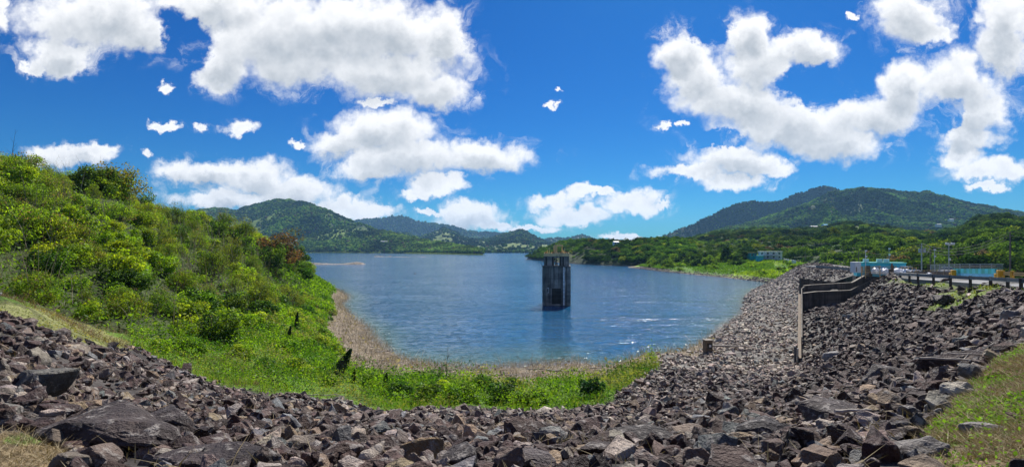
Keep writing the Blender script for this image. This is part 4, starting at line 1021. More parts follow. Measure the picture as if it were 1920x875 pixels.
# yellow guardrail beyond the parapet
gy = empty('guardrail', P(1882, 524.5, 52)); tag(gy, 'yellow guardrail continuing from the parapet to the right edge', 'guardrail')
q = [P(1882, 524.5, 52), P(1900, 525.5, 50.5), P(1930, 527, 48.5), P(1980, 530, 46)]; m = MB()
for a, b in zip(q[:-1], q[1:]):
    for z in (.55, .74): m.bar(a - q[0] + Vector((0, 0, z)), b - q[0] + Vector((0, 0, z)), .08, .15)
m.build('rail', M['orange'], gy)
for a in q: MB().box(a - q[0] + Vector((0, .12, .4)), (.25, .2, 1.1)).build('post', M['yellow'], gy)
# fences
def fence(pts, H, label, mat, step=1.2, mesh=True, infill=None, name='fence'):
    o = empty(name, pts[0]); tag(o, label, 'fence'); rails = MB(); fill = MB(); n = 0
    for a, b in zip(pts[:-1], pts[1:]):
        a, b = a - pts[0], b - pts[0]; k = max(1, int((b - a).length / step))
        for z in ((.05, H) if infill is None else (H,)): rails.bar(a + Vector((0, 0, z)), b + Vector((0, 0, z)), .06)
        if mesh:
            nn = int((b - a).length / .22)
            for q in range(nn): c = a.lerp(b, q / nn); fill.bar(c + Vector((0, 0, .05)), c + Vector((0, 0, H)), .018)
            for z in np.arange(.2, H, .28): fill.bar(a + Vector((0, 0, float(z))), b + Vector((0, 0, float(z))), .014)
        if infill: fill.bar(a + Vector((0, .03, H * .45)), b + Vector((0, .03, H * .45)), .05, H * .82)
        for q in range(k):
            c = a.lerp(b, q / k); MB().bar(c + Vector((0, 0, -.2)), c + Vector((0, 0, H + .05)), .07).build('post', mat, o); n += 1
    rails.build('rails', mat, o)
    if fill.v: fill.build('mesh_infill' if mesh else 'boards', infill or mat, o)
fence([P(1745, 514, 84), P(1800, 515.5, 72), P(1882, 519, 62)], 1.55, 'grey chain link fence behind the turquoise parapet', M['steel'], 2.2)
fence([P(1700, 520, 78), P(1745, 521, 70), P(1784, 522.5, 64)], 1.05, 'brown screened fence between the white sheeting and the yellow end block', M['orange'], 2.0, False, M['brownwall'])
fence([P(1692, 516, 100), P(1740, 515, 92), P(1787, 514, 86)], 1.9, 'tall thin open fence behind the brown screened fence', M['coping'], 2.6, False)
fence([P(1530, 501.5, 168), P(1560, 504, 152), P(1602, 509, 128)], .8, 'dark road rail on the far crest left of the building', M['railsteel'], 3.5, False, M['railsteel'], name='road_rail')
# orange stair railings in front of the building
def stair_rail(pts, label, H=1.1, nr=4):
    o = empty('safety_railing', pts[0]); tag(o, label, 'railing'); m = MB()
    for a, b in zip(pts[:-1], pts[1:]):
        for z in np.linspace(.12, H, nr): m.bar(a - pts[0] + Vector((0, 0, float(z))), b - pts[0] + Vector((0, 0, float(z))), .055)
    m.build('rails', M['orange'], o)
    for a, b in zip(pts[:-1], pts[1:]):
        k = max(1, int((b - a).length / 1.3))
        for q in range(k + 1):
            c = a.lerp(b, q / k) - pts[0]; MB().bar(c + Vector((0, 0, -.3)), c + Vector((0, 0, H + .05)), .08).build('post', M['orange'], o)
stair_rail([P(1615, 517, 87), P(1631, 518, 84), P(1650, 517, 82)], 'orange yellow railing cage at the head of the channel walls', 1.6, 6)
stair_rail([P(1616, 512, 91), P(1648, 512, 90), P(1680, 512, 88)], 'orange yellow railing along the front of the turquoise building', 1.15, 4)
stair_rail([P(1690, 516, 86), P(1718, 517, 80)], 'orange yellow railing behind the white sheeted heaps', 1.3, 3)
gp = empty('gate_post', P(1671, 520, 76)); tag(gp, 'grey brown gate post block between railing and guardrail', 'gate post')
MB().box((0, 0, .5), (.55, .4, 1.5)).build('block', M['brownwall'], gp, .02); MB().box((.1, 0, 1.6), (.14, .14, .9)).build('post', M['rust'], gp)
# turquoise building
def building():
    d = 99; k = d / F; c = P(1652, 516.5, d); W = 76 * k; H = 25 * k
    o = empty('control_building', c); tag(o, 'flat roofed turquoise control building beside the road', 'building'); o.rotation_euler = (0, 0, -.45)
    MB().box((0, 2.05, -2.7), (W + .3, 4.3, 5)).build('foundation', M['wall'], o)
    MB().box((0, 2.0, H / 2 - .2), (W, 4, H)).build('wall', M['turq'], o)
    MB().box((W * .33, -.06, H / 2 - .2), (W * .32, .2, H - .1)).build('annex_wall', M['turq'], o)
    rf = MB(); rf.box((0, 2, H - .12), (W + .2, 4.2, .16)); rf = rf.build('roof', M['turq2'], o)
    for x in (-.0, W * .14, -W * .28): MB().box((x, 1.6, H + .3), (.9, .7, .65)).build('air_conditioner', M['white'], rf)
    for x, w, h in ((-W * .40, .3, 1.0), (-W * .16, .35, .9)):
        f = MB().box((x, -.07, H * .45), (w + .12, .1, h + .12)).build('window', M['white'], o); MB().box((x, -.14, H * .45), (w, .05, h)).build('pane', M['dark'], f)
    f = MB().box((-W * .28, -.06, H * .36), (.85, .1, 1.9)).build('door', M['dark'], o)
    MB().box((-W * .03, -.06, H * .40), (1.7, .1, 1.5)).build('shutter', M['sky_paint'], o)
    f = MB().box((W * .36, -.18, H * .45), (.95, .06, 1.0)).build('window', M['white'], o); MB().box((W * .36, -.23, H * .45), (.75, .05, .8)).build('pane', M['sky_paint'], f)
    MB().box((W * .22, -.22, H * .42), (.5, .08, 1.9)).build('door', M['brownwall'], o)
    t = empty('storage_cabinet', P(1609.5, 511, 96)); tag(t, 'tall pale grey storage cabinet at the left end of the turquoise building', 'cabinet')
    MB().box((0, .8, 1.0), (1.15, 1.4, 2.0)).build('cabinet_body', M['white'], t, .03); MB().box((-.3, .08, .6), (.18, .05, .9)).build('door', M['coping'], t)
building()
# white sheeted heaps
def heap(px, py, d, w, h, label):
    r = np.random.default_rng(int(px)); bm = bmesh.new(); bmesh.ops.create_icosphere(bm, subdivisions=3, radius=.5)
    for v in bm.verts:
        a = vnoise(np.array([v.co.x * 5 + px]), np.array([v.co.y * 5 + v.co.z * 4]))[0]; b = vnoise(np.array([v.co.x * 14 + px]), np.array([v.co.y * 12 + v.co.z * 9]))[0]
        v.co *= .75 + a * .4 + b * .12; v.co.z = max(v.co.z * 1.0, -.28)
    me = bpy.data.meshes.new('sheeted_heap'); bm.to_mesh(me); bm.free(); me.materials.append(M['tarp'])
    o = link('sheeted_heap', me, None, P(px, py, d) + Vector((0, 0, h * .28))); o.scale = (w, w * .8, h * 1.2); tag(o, label, 'covered heap', 'heaps under white sheeting')
for a in ((1642, 512.5, 88, 1.3, 1.1, 'white sheeted heap at the left end, behind the railing'), (1658, 513, 86, 1.5, 1.1, 'white sheeted heap behind the gate post'), (1684, 515, 82, 1.7, 1.25, 'largest peaked heap under white sheeting right of the gate post'), (1701, 515.5, 80, 1.3, 1.0, 'rounded white sheeted heap right of the largest peaked one'), (1710, 516, 79, .8, .9, 'small white sheeted bundle at the right end of the row'), (1743, 518, 69, .75, .6, 'lone white bundle in front of the brown screened fence')): heap(*a)
# vehicles, partly hidden behind fences
def car(px, py, d, rz, label):
    o = empty('parked_car', P(px, py, d)); o.rotation_euler = (0, 0, rz); tag(o, label, 'car', 'white cars on the crest')
    def sect(prof, w): 
        n = len(prof); return [(x, -w, z) for x, z in prof] + [(x, w, z) for x, z in prof], [tuple(range(n)), tuple(range(2 * n - 1, n - 1, -1))] + [(k, k + n, (k + 1) % n + n, (k + 1) % n) for k in range(n)]
    MB().add(*sect([(-2.15, .35), (2.15, .35), (2.2, .7), (1.9, .86), (.95, .95), (-1.75, .98), (-2.18, .85)], .85)).build('body', M['car'], o, .05)
    MB().add(*sect([(1.0, .94), (.35, 1.42), (-1.05, 1.45), (-1.7, .97)], .74)).build('cabin', M['glass'], o, .04)
    MB().add(*sect([(.33, 1.41), (-1.03, 1.44), (-1.0, 1.49), (.28, 1.47)], .7)).build('roof', M['car'], o)
    for x in (-1.35, 1.35):
        for y in (-.8, .8):
            w = MB(); w.bar((x, y - .1, .33), (x, y + .1, .33), .33, n=16); w = w.build('wheel', M['rubber'], o); h = MB(); h.bar((x, y - .115, .33), (x, y + .115, .33), .18, n=10); h.build('hub', M['steel'], w)
    for y in (-.6, .6): MB().box((2.17, y, .68), (.06, .3, .14)).build('headlight', M['glass'], o)
car(1702, 514, 96, .3, 'white car behind the railings beside the turquoise building'); car(1774, 514.5, 100, 1.1, 'white car behind the fences at the building end of the parapet')
# poles
def pole(px, py0, py1, d, label, kind='wood', mat='polewood', r=.12):
    b = P(px, py0, d); H = (py0 - py1) * d / F; r *= .75; o = empty('utility_pole' if kind != 'lamp' else 'lamp_post', b); tag(o, label, 'utility pole' if kind != 'lamp' else 'lamp post')
    MB().tube([(0, 0, -.5), (0, 0, H * .5), (0, 0, H)], [r, r * .9, r * .7], 8).build('pole', M[mat], o)
    if kind == 'arm':
        MB().box((0, 0, H - .35), (1.5, .1, .1)).build('crossarm', M['polewood'], o)
        for x in (-.42, .42): m = MB(); m.bar((x, -.1, H * .70), (x, -.1, H * .70 + .8), .24, n=10); m.build('transformer', M['steel'], o)
    if kind == 'lamp':
        for x in (-.35, .35):
            l = MB().bar((0, 0, H - .15), (x, -.1, H + .05), .05).build('lamp_arm', M['steel'], o); MB().box((x, -.18, H + .08), (.38, .3, .28)).build('lamp_head', M['white'], l, .03)
        MB().box((.0, -.12, H * .55), (.2, .16, .3)).build('control_box', M['white'], o)
    if kind == 'cam':
        MB().box((0, -.12, H), (.28, .3, .26)).build('camera_housing', M['white'], o, .02); MB().box((0, -.16, H * .72), (.35, .12, .3)).build('control_box', M['white'], o)
    return b + Vector((0, 0, H))
t1 = pole(1728, 514, 456, 98, 'tall grey utility pole with two transformers behind the fences', 'arm', 'steel', .16)
t2 = pole(1744, 512, 462, 112, 'slim grey utility pole just right of the transformer pole', 'plain', 'polewood', .14)
t3 = pole(1779, 520.5, 458, 66, 'galvanised floodlight post next to the yellow end block', 'lamp', 'steel', .085)
t4 = pole(1894, 523, 434, 66, 'tall dark timber utility pole near the right edge', 'plain', 'polewood', .13)
t5 = pole(1623, 508, 470, 98, 'white camera pole standing at the turquoise building', 'cam', 'white', .07)
t6 = pole(1667, 505, 466, 104, 'slim camera pole rising behind the roof of the turquoise building', 'cam', 'steel', .07)
t7 = pole(1610, 500, 468, 125, 'thin dark utility pole behind the storage cabinet', 'plain', 'polewood', .12)
t8 = pole(1510, 492, 469, 300, 'distant utility pole on the road left of the building', 'plain', 'polewood', .2)
t9 = pole(1752, 512, 468, 100, 'short pole with a round head right of the slim utility pole', 'cam', 'steel', .09)
def wires(a, b, label, n=3):
    o = empty('power_line', a); tag(o, label, 'power line'); m = MB()
    for k in range(n):
        m.tube([a.lerp(b, t) - a + Vector((0, .25 * k, -.5 * k - 1.6 * (1 - (2 * t - 1) ** 2))) for t in np.linspace(0, 1, 9)], .018, 4)
    m.build('cable', M['cable'], o)
wires(t1, t4, 'three sagging power cables from the transformer pole to the timber pole'); wires(t4, t4 + Vector((14, -22, .3)), 'power cables leaving the timber pole towards the right edge', 2); wires(t2, t1, 'short power cables between the two grey poles', 2); wires(t7, t1, 'power cables from the cabinet pole to the transformer pole', 2)

# ------------------------------------------------------------------ houses
def house(px, py, d, w, dp, h, rz, label, wallm='white', roofm='roof', storeys=1, group=None, pitched=True, win=True, name='house'):
    c = P(px, py, d); o = empty(name, c, rz); tag(o, label, 'house', group)
    MB().box((0, dp / 2, h / 2 - 1), (w, dp, h + 2)).build('wall', M[wallm], o)
    if pitched:
        m = MB(); m.add([(-w / 2 - .4, -.5, h), (w / 2 + .4, -.5, h), (w / 2 + .4, dp + .5, h), (-w / 2 - .4, dp + .5, h), (-w / 2 - .4, dp / 2, h + dp * .18), (w / 2 + .4, dp / 2, h + dp * .18)], [(0, 1, 5, 4), (2, 3, 4, 5), (0, 4, 3), (1, 2, 5), (0, 3, 2, 1)]); m.build('roof', M[roofm], o)
    else: MB().box((0, dp / 2 - .3, h + .13), (w + .6, dp + 1.2, .26)).build('roof', M[roofm], o)
    if win:
        n = max(2, int(w / 3))
        for s_ in range(storeys):
            for k in range(n):
                x = (k + .5) * w / n - w / 2; z = h * (s_ + .55) / storeys
                f = MB().box((x, -.06, z), (1.2, .1, 1.3)).build('window', M['white'], o); MB().box((x, -.13, z), (1.0, .06, 1.1)).build('pane', M['glass'], f)
    return o
hs = house(1445, 485.5, 322, 13, 8, 4.6, -.35, 'two storey white and pale blue house with balcony on the grassy point', 'white', 'white', 2, None, False)
m = MB()
for k in range(7): m.bar((-6.2 + k * 1.7, -1.6, -.6), (-6.2 + k * 1.7, -1.6, 4.6), .25)
m.build('columns', M['white'], hs); MB().box((-1.1, -.85, 2.35), (10.4, 1.6, .2)).build('balcony', M['white'], hs)
house(1413, 482.5, 330, 4.6, 6, 2.8, .1, 'small dim teal house with a dark roof left of the white house', 'turq2', 'brownwall', 1, None, False)
house(1427, 485, 318, 3.0, 4, 1.8, 0, 'low turquoise shed between the teal house and the white house', 'turq', 'turq', 1, None, False, False, 'shed')
wl = empty('garden_wall', P(1470, 489, 300)); tag(wl, 'low white balustrade wall running right from the white house', 'wall'); m = MB(); a, b = P(1470, 489, 300), P(1492, 493, 275)
m.bar(Vector((0, 0, .5)), b - a + Vector((0, 0, .5)), .3, 1.6); m.build('balustrade', M['white'], wl)
for k in range(6): c = (b - a) * (k / 5); MB().bar(c + Vector((0, 0, -.5)), c + Vector((0, 0, 1.6)), .4).build('pier', M['white'], wl)
house(1156, 458, 505, 5, 4, 2.4, .2, 'white house on the wooded skyline of the headland')
house(1097, 457, 640, 4.5, 4, 2.4, .2, 'pale roof of a house peeping over the wood behind the tower')
for k, (qx, qy, d) in enumerate([(553, 453, 2050), (568, 447, 2100), (592, 451, 2080), (588, 448, 2150), (606, 450, 2100), (669, 450, 2000), (658, 456, 1900), (720, 455, 1780), (716, 455, 1800), (747, 443, 1950)]):
    house(qx, qy, d, 14 if k != 7 else 22, 9, 5, random.uniform(-.4, .4), 'small white house among the trees of the far left mountain' if k not in (7, 9) else ['long white house close to the far shore, lowest on the mountain', 'white house on the far ridge right of the mountain'][k == 9], 'white', 'roof', 1, 'houses on the far left mountain' if k not in (7, 9) else None)
for k, (qx, qy, d) in enumerate([(1785, 414, 1500), (1762, 424, 1350), (1552, 427, 900), (1528, 430, 880)]):
    house(qx, qy, d, 12, 8, 5, .1, ['pale house high on the right mountain flank', 'second pale house below the high one on the right mountain', 'pale blue roofed house on the right hillside skyline', 'small white house left of the blue roofed hillside house'][k], 'white', 'sky_paint' if k == 2 else 'roof')
# trees on the grassy point
def hz(h, px, T):
    V = h['V']; nr = int((h['T'][:, 0] <= 1).sum()); r = min(nr - 1, int(T * (nr - 1))); pxs = 960 + F * V[r, :, 0] / V[r, :, 1]; c = int(np.argmin(np.abs(pxs - px))); return V[r, c]
tp = [make_plant('tree', 'broad tree', 'tree', None, 50 + k, 8.5, 4.6, 2200, .62, 20, cs, stems=5) for k, cs in enumerate((DK + MID, MID + BR, DK))]
tu = [False] * 3
for k in range(46):
    qx = random.uniform(1215, 1395); T = random.uniform(.45, 1.0) if qx > 1260 else random.uniform(.25, .9)
    v = hz(hH, qx, T); j = random.randrange(3); s = random.uniform(.5, 1.15)
    put(tp[j], tu[j], v, random.uniform(0, 6), s, (1, 1, 1), ['dark and mid green', 'light green', 'dark green'][j] + ' tree in the grove on the grassy point' + (' by its tip' if qx < 1290 else ' next to the meadow'), 'trees of the grove on the point'); tu[j] = True
v = hz(hH, 1360, .75); tt = make_plant('tree', 'tallest dark columnar tree standing at the meadow edge of the grove', 'tree', None, 60, 13, 4.2, 3000, .6, 24, DK, stems=4); put(tt, False, v, 0, 1.15)
sp_ = make_plant('bush', 'low bright bush', 'bush', None, 61, 2.6, 2.4, 800, .42, 12, BR + MID, stems=3); su = False
for k in range(42):
    qx = random.uniform(1225, 1530) if k < 30 else random.uniform(1470, 1535); T = random.uniform(.12, .5) if k < 30 else random.uniform(.3, .95)
    v = hz(hH, qx, T); t = random.uniform(.45, 1.1); put(sp_, su, v, random.uniform(0, 6), random.uniform(.5, 1.3), (t * .9, t, t), ('dark' if t < .7 else 'bright') + ' green low bush on the grassy point ' + ('beside the dam' if qx > 1460 else 'above its stony shore'), 'bushes on the grassy point'); su = True
# grass and reeds of the point
p, op, T = sample_hill(hH, 42000, .10, 1.0); k = p[:, 2] > -13.7; p, op = p[k], op[k]; p = p + np.stack([0 * op, 0 * op, RNG.random(len(p)) * .7], 1)
V, Fc = leaf_quads(p, RNG.uniform(.5, 1.1, len(p)), .6); c = (np.array((.085, .18, .012)) * (1 - op[:, None]) + np.array((.20, .30, .022)) * op[:, None]) * RNG.uniform(.6, 1.3, (len(p), 1))
tag(link('point_grass', npmesh('point_grass', V, Fc, M['leaf'], np.repeat(c, 4, 0))), kind='stuff')
# stones along the shores of the point and headland
for h, nn, sz, nm in ((hH, 9000, .9, 'shore_rubble'), (hD, 2500, 1.6, 'shore_rubble')):
    p, op, T = sample_hill(h, nn, 0, .5); k = (p[:, 2] < h['base'] + 2.0) & (p[:, 2] > WATER - .3); p = p[k]; n = len(p)
    if n:
        V, Fc, Cc = merge(lowv, RNG.integers(0, 14, n), rotmats(n, .3), RNG.uniform(.5, 1.4, n) * sz, p, np.array((.15, .13, .115)) * RNG.uniform(.5, 1.5, (n, 1)))
        tag(link(nm, npmesh(nm, V, Fc, M['rock'], Cc)), kind='stuff')
# far shore reeds and the low islets
p, op, T = sample_hill(hA, 60000, 0, .10); k = (p[:, 2] < -10) & (p[:, 0] / p[:, 1] > -.45); p = p[k][:7000]
if len(p):
    V, Fc = leaf_quads(p + np.array((0, 0, 1.0)), RNG.uniform(3, 7, len(p)), .2, aspect=.4); tag(link('shore_reeds', npmesh('shore_reeds', V, Fc, M['leaf'], np.repeat(np.array((.11, .15, .03)) * RNG.uniform(.6, 1.3, (len(p), 1)), 4, 0))), kind='stuff')
def islet(name, px0, px1, py, hpx, colr, dw=9):
    d = 15 * F / (py - HZ); n, mrow = 90, 14; a = np.linspace(0, 1, n); b = np.linspace(-1, 1, mrow); A, Bm = np.meshgrid(a, b)
    prof = np.interp(a, [0, .1, .35, .55, .7, .88, .97, 1], [.5, .9, .75, .4, .35, .95, .6, 0]) + (fbm(a * 30, a * 0 + px0, 3) - .5) * .25
    Zz = -15.4 + (hpx * d / F + .4) * np.clip(prof[None] * (1 - np.abs(Bm) ** 1.6), 0, 2) + (fbm(A * 60, Bm * 5, 3) - .5) * .4
    Xx = ((px0 + (px1 - px0) * A) - 960) / F * d; Yy = d + Bm * dw + dw + (fbm(A * 8, A * 0 + 4, 2) - .5) * 8
    I = np.arange(n * mrow).reshape(mrow, n); Q = np.stack([I[:-1, :-1].ravel(), I[:-1, 1:].ravel(), I[1:, 1:].ravel(), I[1:, :-1].ravel()], 1)
    tag(link(name, npmesh(name, np.stack([Xx, Yy, Zz], -1).reshape(-1, 3), Q, M['soil'], np.tile(colr, (n * mrow, 1)), False)), kind='structure')
islet('sandbar', 520, 681, 496, 5.2, (.22, .19, .15)); islet('sandbar', 700, 732, 481.3, 1.6, (.20, .17, .12), 12); islet('sandbar', 735, 800, 481.9, .8, (.22, .19, .16), 6)
by = empty('buoy', (P(778, 513, 15 * F / 47).x, 15 * F / 47, WATER)); tag(by, 'tiny dark buoy floating on the open lake left of the tower', 'buoy')
MB().bar((0, 0, -.3), (0, 0, .35), .35, n=10).build('float', M['rust'], by); MB().bar((0, 0, .35), (0, 0, 1.3), .05).build('mast', M['railsteel'], by)

# ------------------------------------------------------------------ haze
hm, nt, out = base_mat('haze'); pv = N(nt, 'ShaderNodeVolumePrincipled')
pv.inputs['Color'].default_value = (.30, .62, 1.0, 1); pv.inputs['Density'].default_value = 0.000065; pv.inputs['Anisotropy'].default_value = .2
nt.links.new(pv.outputs[0], out.inputs['Volume'])
m = MB(); m.box((0, 3950, 201), (12000, 8100, 460)); tag(m.build('haze', hm), kind='stuff')

# ------------------------------------------------------------------ sky, clouds and sun
SUN_EL, SUN_AZ = math.radians(48), math.radians(19)
w = bpy.data.worlds.new('World'); SC.world = w; w.use_nodes = True; nt = w.node_tree; nt.nodes.clear()
out = N(nt, 'ShaderNodeOutputWorld'); bg = N(nt, 'ShaderNodeBackground'); nt.links.new(bg.outputs[0], out.inputs[0])
sky = N(nt, 'ShaderNodeTexSky', sky_type='NISHITA'); sky.sun_disc = False; sky.sun_elevation = SUN_EL; sky.sun_rotation = SUN_AZ
sky.air_density = 1.0; sky.dust_density = .4; sky.ozone_density = 2.5; sky.altitude = 200
SKYS = .085
hs_ = N(nt, 'ShaderNodeHueSaturation'); hs_.inputs['Saturation'].default_value = 1.5; hs_.inputs['Value'].default_value = 1.0; nt.links.new(sky.outputs[0], hs_.inputs['Color'])
skyc = mixc(nt, 1.0, hs_.outputs[0], (.09, .43, .70), 'MULTIPLY')
tc_ = N(nt, 'ShaderNodeTexCoord'); sx = N(nt, 'ShaderNodeSeparateXYZ'); nt.links.new(tc_.outputs['Generated'], sx.inputs[0])
yy = mathn(nt, 'MAXIMUM', sx.outputs[1], .06)
cu = mathn(nt, 'DIVIDE', sx.outputs[0], yy); cv = mathn(nt, 'DIVIDE', sx.outputs[2], yy)
cb = N(nt, 'ShaderNodeCombineXYZ'); nt.links.new(cu, cb.inputs[0]); nt.links.new(cv, cb.inputs[1])
def vmath(op, a, b=None, c=None):
    n = N(nt, 'ShaderNodeVectorMath', operation=op)
    for i, v in enumerate((a, b, c)):
        if v is None: continue
        if isinstance(v, tuple): n.inputs[i].default_value = v
        else: nt.links.new(v, n.inputs[i])
    return n
# ragged outlines: shift the lookup by two octaves of coloured noise
wn = N(nt, 'ShaderNodeTexNoise'); wn.inputs['Scale'].default_value = 9; wn.inputs['Detail'].default_value = 5; wn.inputs['Roughness'].default_value = .62; nt.links.new(cb.outputs[0], wn.inputs['Vector'])
off = vmath('SUBTRACT', wn.outputs['Color'], (.5, .5, .5)).outputs[0]
pw0_ = vmath('MULTIPLY_ADD', off, (.10, .075, 0), cb.outputs[0]).outputs[0]
wn2 = N(nt, 'ShaderNodeTexNoise'); wn2.inputs['Scale'].default_value = 34; wn2.inputs['Detail'].default_value = 4; wn2.inputs['Roughness'].default_value = .65; nt.links.new(cb.outputs[0], wn2.inputs['Vector'])
pw_ = vmath('MULTIPLY_ADD', vmath('SUBTRACT', wn2.outputs['Color'], (.5, .5, .5)).outputs[0], (.045, .038, 0), pw0_).outputs[0]
BL = [(190, 30, 150, 60), (110, 100, 70, 35), (260, 60, 80, 40), (60, 125, 35, 14), (125, 122, 50, 20), (0, 25, 24, 42), (400, 10, 120, 35),
 (520, 60, 150, 75), (420, 115, 70, 45), (640, 55, 170, 75), (560, 110, 120, 55), (740, 60, 110, 60), (835, 70, 45, 65), (720, 130, 150, 50), (815, 165, 78, 38), (400, 140, 45, 28), (705, 186, 40, 12),
 (312, 163, 18, 11), (305, 238, 30, 10), (372, 238, 19, 10), (450, 232, 40, 17), (553, 270, 16, 11), (720, 240, 100, 45), (640, 265, 65, 32), (765, 295, 120, 40), (905, 295, 98, 30), (700, 318, 70, 26), (820, 347, 60, 18), (780, 362, 35, 15),
 (370, 320, 92, 24), (480, 330, 74, 30), (555, 355, 74, 30), (640, 385, 62, 22), (690, 395, 54, 17), (420, 372, 95, 20), (285, 296, 14, 12), (560, 388, 80, 16), (140, 292, 92, 20), (190, 284, 40, 16),
 (880, 402, 66, 25), (925, 420, 42, 15), (815, 392, 32, 9), (1040, 380, 50, 18), (1072, 405, 78, 18), (1085, 362, 26, 16), (1180, 378, 68, 22), (1125, 360, 36, 10), (1240, 380, 25, 10), (1170, 446, 46, 9), (1250, 436, 22, 6), (985, 428, 60, 9),
 (1270, 95, 55, 45), (1305, 145, 72, 52), (1400, 70, 46, 48), (1425, 120, 72, 52), (1505, 95, 72, 30), (1390, 190, 132, 46), (1480, 228, 160, 46), (1560, 262, 92, 42), (1645, 210, 92, 42), (1700, 160, 52, 52), (1790, 150, 82, 56), (1832, 212, 62, 46), (1815, 258, 64, 24),
 (1700, 28, 72, 54), (1745, 62, 52, 26), (1885, 50, 55, 75), (1890, 105, 45, 38), (1380, 300, 92, 30), (1290, 325, 72, 16), (1380, 345, 58, 20), (1435, 312, 52, 20), (1800, 290, 48, 24), (1832, 320, 62, 20), (1895, 310, 42, 24), (1850, 347, 42, 11),
 (1243, 238, 16, 9), (1283, 240, 12, 9), (1027, 195, 14, 9), (1042, 162, 9, 6), (1598, 28, 13, 13)]
acc = None
for cx, cy, rx, ry in BL:
    if rx < 45 and ry < 20: rx *= .95; ry *= .8
    U0, V0_, a, b = (cx - 960) / F, (HZ - cy) / F, F / rx / 1.12, F / ry / 1.12
    l = vmath('LENGTH', vmath('MULTIPLY_ADD', pw_, (a, b, 0), (-U0 * a, -V0_ * b, 0)).outputs[0]).outputs['Value']
    acc = l if acc is None else mathn(nt, 'SMOOTH_MIN', acc, l, .18)
def cnoise(shift):
    v = vmath('ADD', cb.outputs[0], shift).outputs[0]
    a = noise(nt, v, 15, 8, .58)
    wv = vmath('MULTIPLY_ADD', off, (.05, .05, 0), v).outputs[0]
    vo = N(nt, 'ShaderNodeTexVoronoi', feature='SMOOTH_F1'); vo.inputs['Scale'].default_value = 26; vo.inputs['Detail'].default_value = 3; vo.inputs['Roughness'].default_value = .55; vo.inputs['Smoothness'].default_value = .35
    vo.normalize = True
    nt.links.new(wv, vo.inputs['Vector'])
    return mathn(nt, 'ADD', mathn(nt, 'MULTIPLY', a, .75), mathn(nt, 'MULTIPLY', mathn(nt, 'SUBTRACT', .62, vo.outputs['Distance']), .55))
n0 = cnoise((0, 0, 0)); n1 = cnoise((.004, .018, .0))
dens = mathn(nt, 'ADD', mathn(nt, 'SUBTRACT', 1.0, acc), mathn(nt, 'MULTIPLY', mathn(nt, 'SUBTRACT', n0, .5), 1.3))
hole = None                                                               # gaps where the blue shows between the banks
for cx, cy, rx, ry in [(345, 75, 34, 48), (560, 196, 60, 14), (1530, 165, 60, 26), (1330, 62, 30, 24), (1780, 222, 22, 26), (1345, 262, 40, 14)]:
    U0, V0_, a, b = (cx - 960) / F, (HZ - cy) / F, F / rx / 1.3, F / ry / 1.3
    l = vmath('LENGTH', vmath('MULTIPLY_ADD', pw_, (a, b, 0), (-U0 * a, -V0_ * b, 0)).outputs[0]).outputs['Value']
    hole = l if hole is None else mathn(nt, 'MINIMUM', hole, l)
dens = mathn(nt, 'SUBTRACT', dens, mathn(nt, 'MULTIPLY', ramp(nt, hole, 1.3, .1), 1.0))
alpha = mathn(nt, 'POWER', ramp(nt, dens, -.06, .50), 1.15)
wisp = ramp(nt, noise(nt, pw0_, 11, 7, .66, 1.2), .50, .74)
alpha = mathn(nt, 'MAXIMUM', alpha, mathn(nt, 'MULTIPLY', mathn(nt, 'MULTIPLY', wisp, ramp(nt, mathn(nt, 'SUBTRACT', 1.0, acc), -.55, .05)), .7))
front = ramp(nt, sx.outputs[1], .10, .30); alpha = mathn(nt, 'MULTIPLY', alpha, front)
# unseen clouds added overhead and behind the viewer to neutralise the blue fill light
back_n = ramp(nt, noise(nt, tc_.outputs['Generated'], 3.2, 5, .6), .54, .66)
other = mathn(nt, 'SUBTRACT', 1.0, front)
alpha = mathn(nt, 'MAXIMUM', alpha, mathn(nt, 'MULTIPLY', mathn(nt, 'MULTIPLY', back_n, other), ramp(nt, sx.outputs[2], .02, .1)))
core = ramp(nt, dens, .42, 1.05)
ga = None
for cx, cy, rx, ry in BL:
    if rx * ry < 1500: continue
    dn = 10 + .35 * ry
    U0, V0_, a, b = (cx - 960) / F, (HZ - cy - dn) / F, F / rx / 1.08, F / ry / 1.0
    l = vmath('LENGTH', vmath('MULTIPLY_ADD', pw_, (a, b, 0), (-U0 * a, -V0_ * b, 0)).outputs[0]).outputs['Value']
    ga = l if ga is None else mathn(nt, 'SMOOTH_MIN', ga, l, .25)
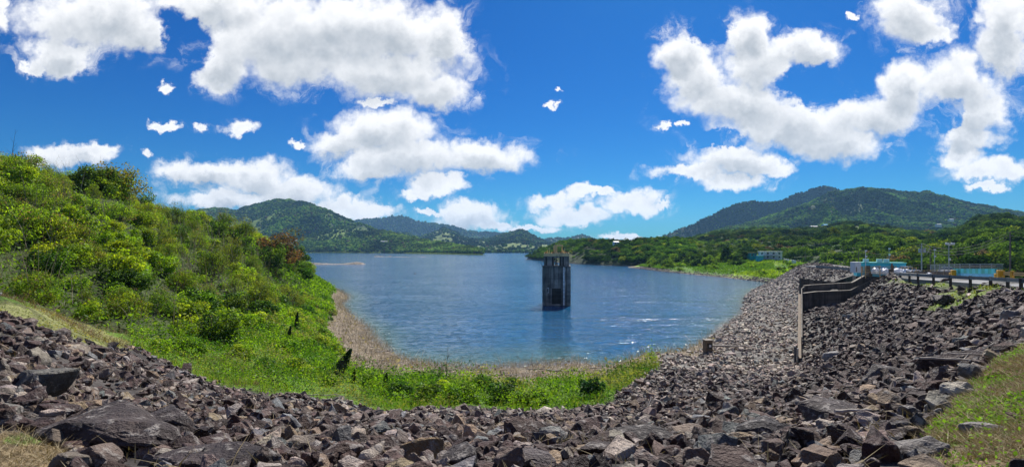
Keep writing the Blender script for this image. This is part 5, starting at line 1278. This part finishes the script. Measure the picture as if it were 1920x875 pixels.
gsh = ramp(nt, mathn(nt, 'ADD', mathn(nt, 'SUBTRACT', 1.0, ga), mathn(nt, 'MULTIPLY', mathn(nt, 'SUBTRACT', n0, .5), .9)), .02, .95)
shade = mathn(nt, 'ADD', mathn(nt, 'MULTIPLY', core, .12), mathn(nt, 'MULTIPLY', gsh, .80))
rel = mathn(nt, 'MULTIPLY', mathn(nt, 'SUBTRACT', n1, n0), 1.35)
shade = mathn(nt, 'ADD', shade, rel, clamp=True)
CW = 9.0
cl = mixc(nt, shade, (CW, CW, CW * 1.01), (CW * .47, CW * .51, CW * .56))
fin = mixc(nt, alpha, skyc, cl)
nt.links.new(fin, bg.inputs[0]); bg.inputs[1].default_value = SKYS
w.cycles.sampling_method = 'MANUAL'; w.cycles.sample_map_resolution = 512
sd = bpy.data.lights.new('sun', 'SUN'); sd.energy = 5.0; sd.angle = math.radians(.53); sd.color = (1, .955, .88)
so = bpy.data.objects.new('sun', sd); COL.objects.link(so)
so.rotation_euler = Vector((math.sin(SUN_AZ) * math.cos(SUN_EL), math.cos(SUN_AZ) * math.cos(SUN_EL), math.sin(SUN_EL))).to_track_quat('Z', 'Y').to_euler()

# ------------------------------------------------------------------ camera and render settings
cam = bpy.data.cameras.new('camera'); co = bpy.data.objects.new('camera', cam); COL.objects.link(co)
cam.sensor_fit = 'HORIZONTAL'; cam.sensor_width = 36; cam.lens = 18; cam.shift_y = (HZ - 437.5) / 1920
cam.clip_start = .05; cam.clip_end = 30000; co.location = (0, 0, 0); co.rotation_euler = (math.radians(90), 0, 0); SC.camera = co
vs = SC.view_settings; vs.view_transform = 'Standard'; vs.look = 'None'; vs.exposure = 0.5; vs.gamma = 1; vs.use_curve_mapping = False
cy = SC.cycles; cy.use_denoising = True; cy.max_bounces = 6; cy.diffuse_bounces = 3; cy.glossy_bounces = 3; cy.transmission_bounces = 4; cy.volume_bounces = 0; cy.transparent_max_bounces = 4
cy.sample_clamp_indirect = 4; cy.caustics_reflective = False; cy.caustics_refractive = False
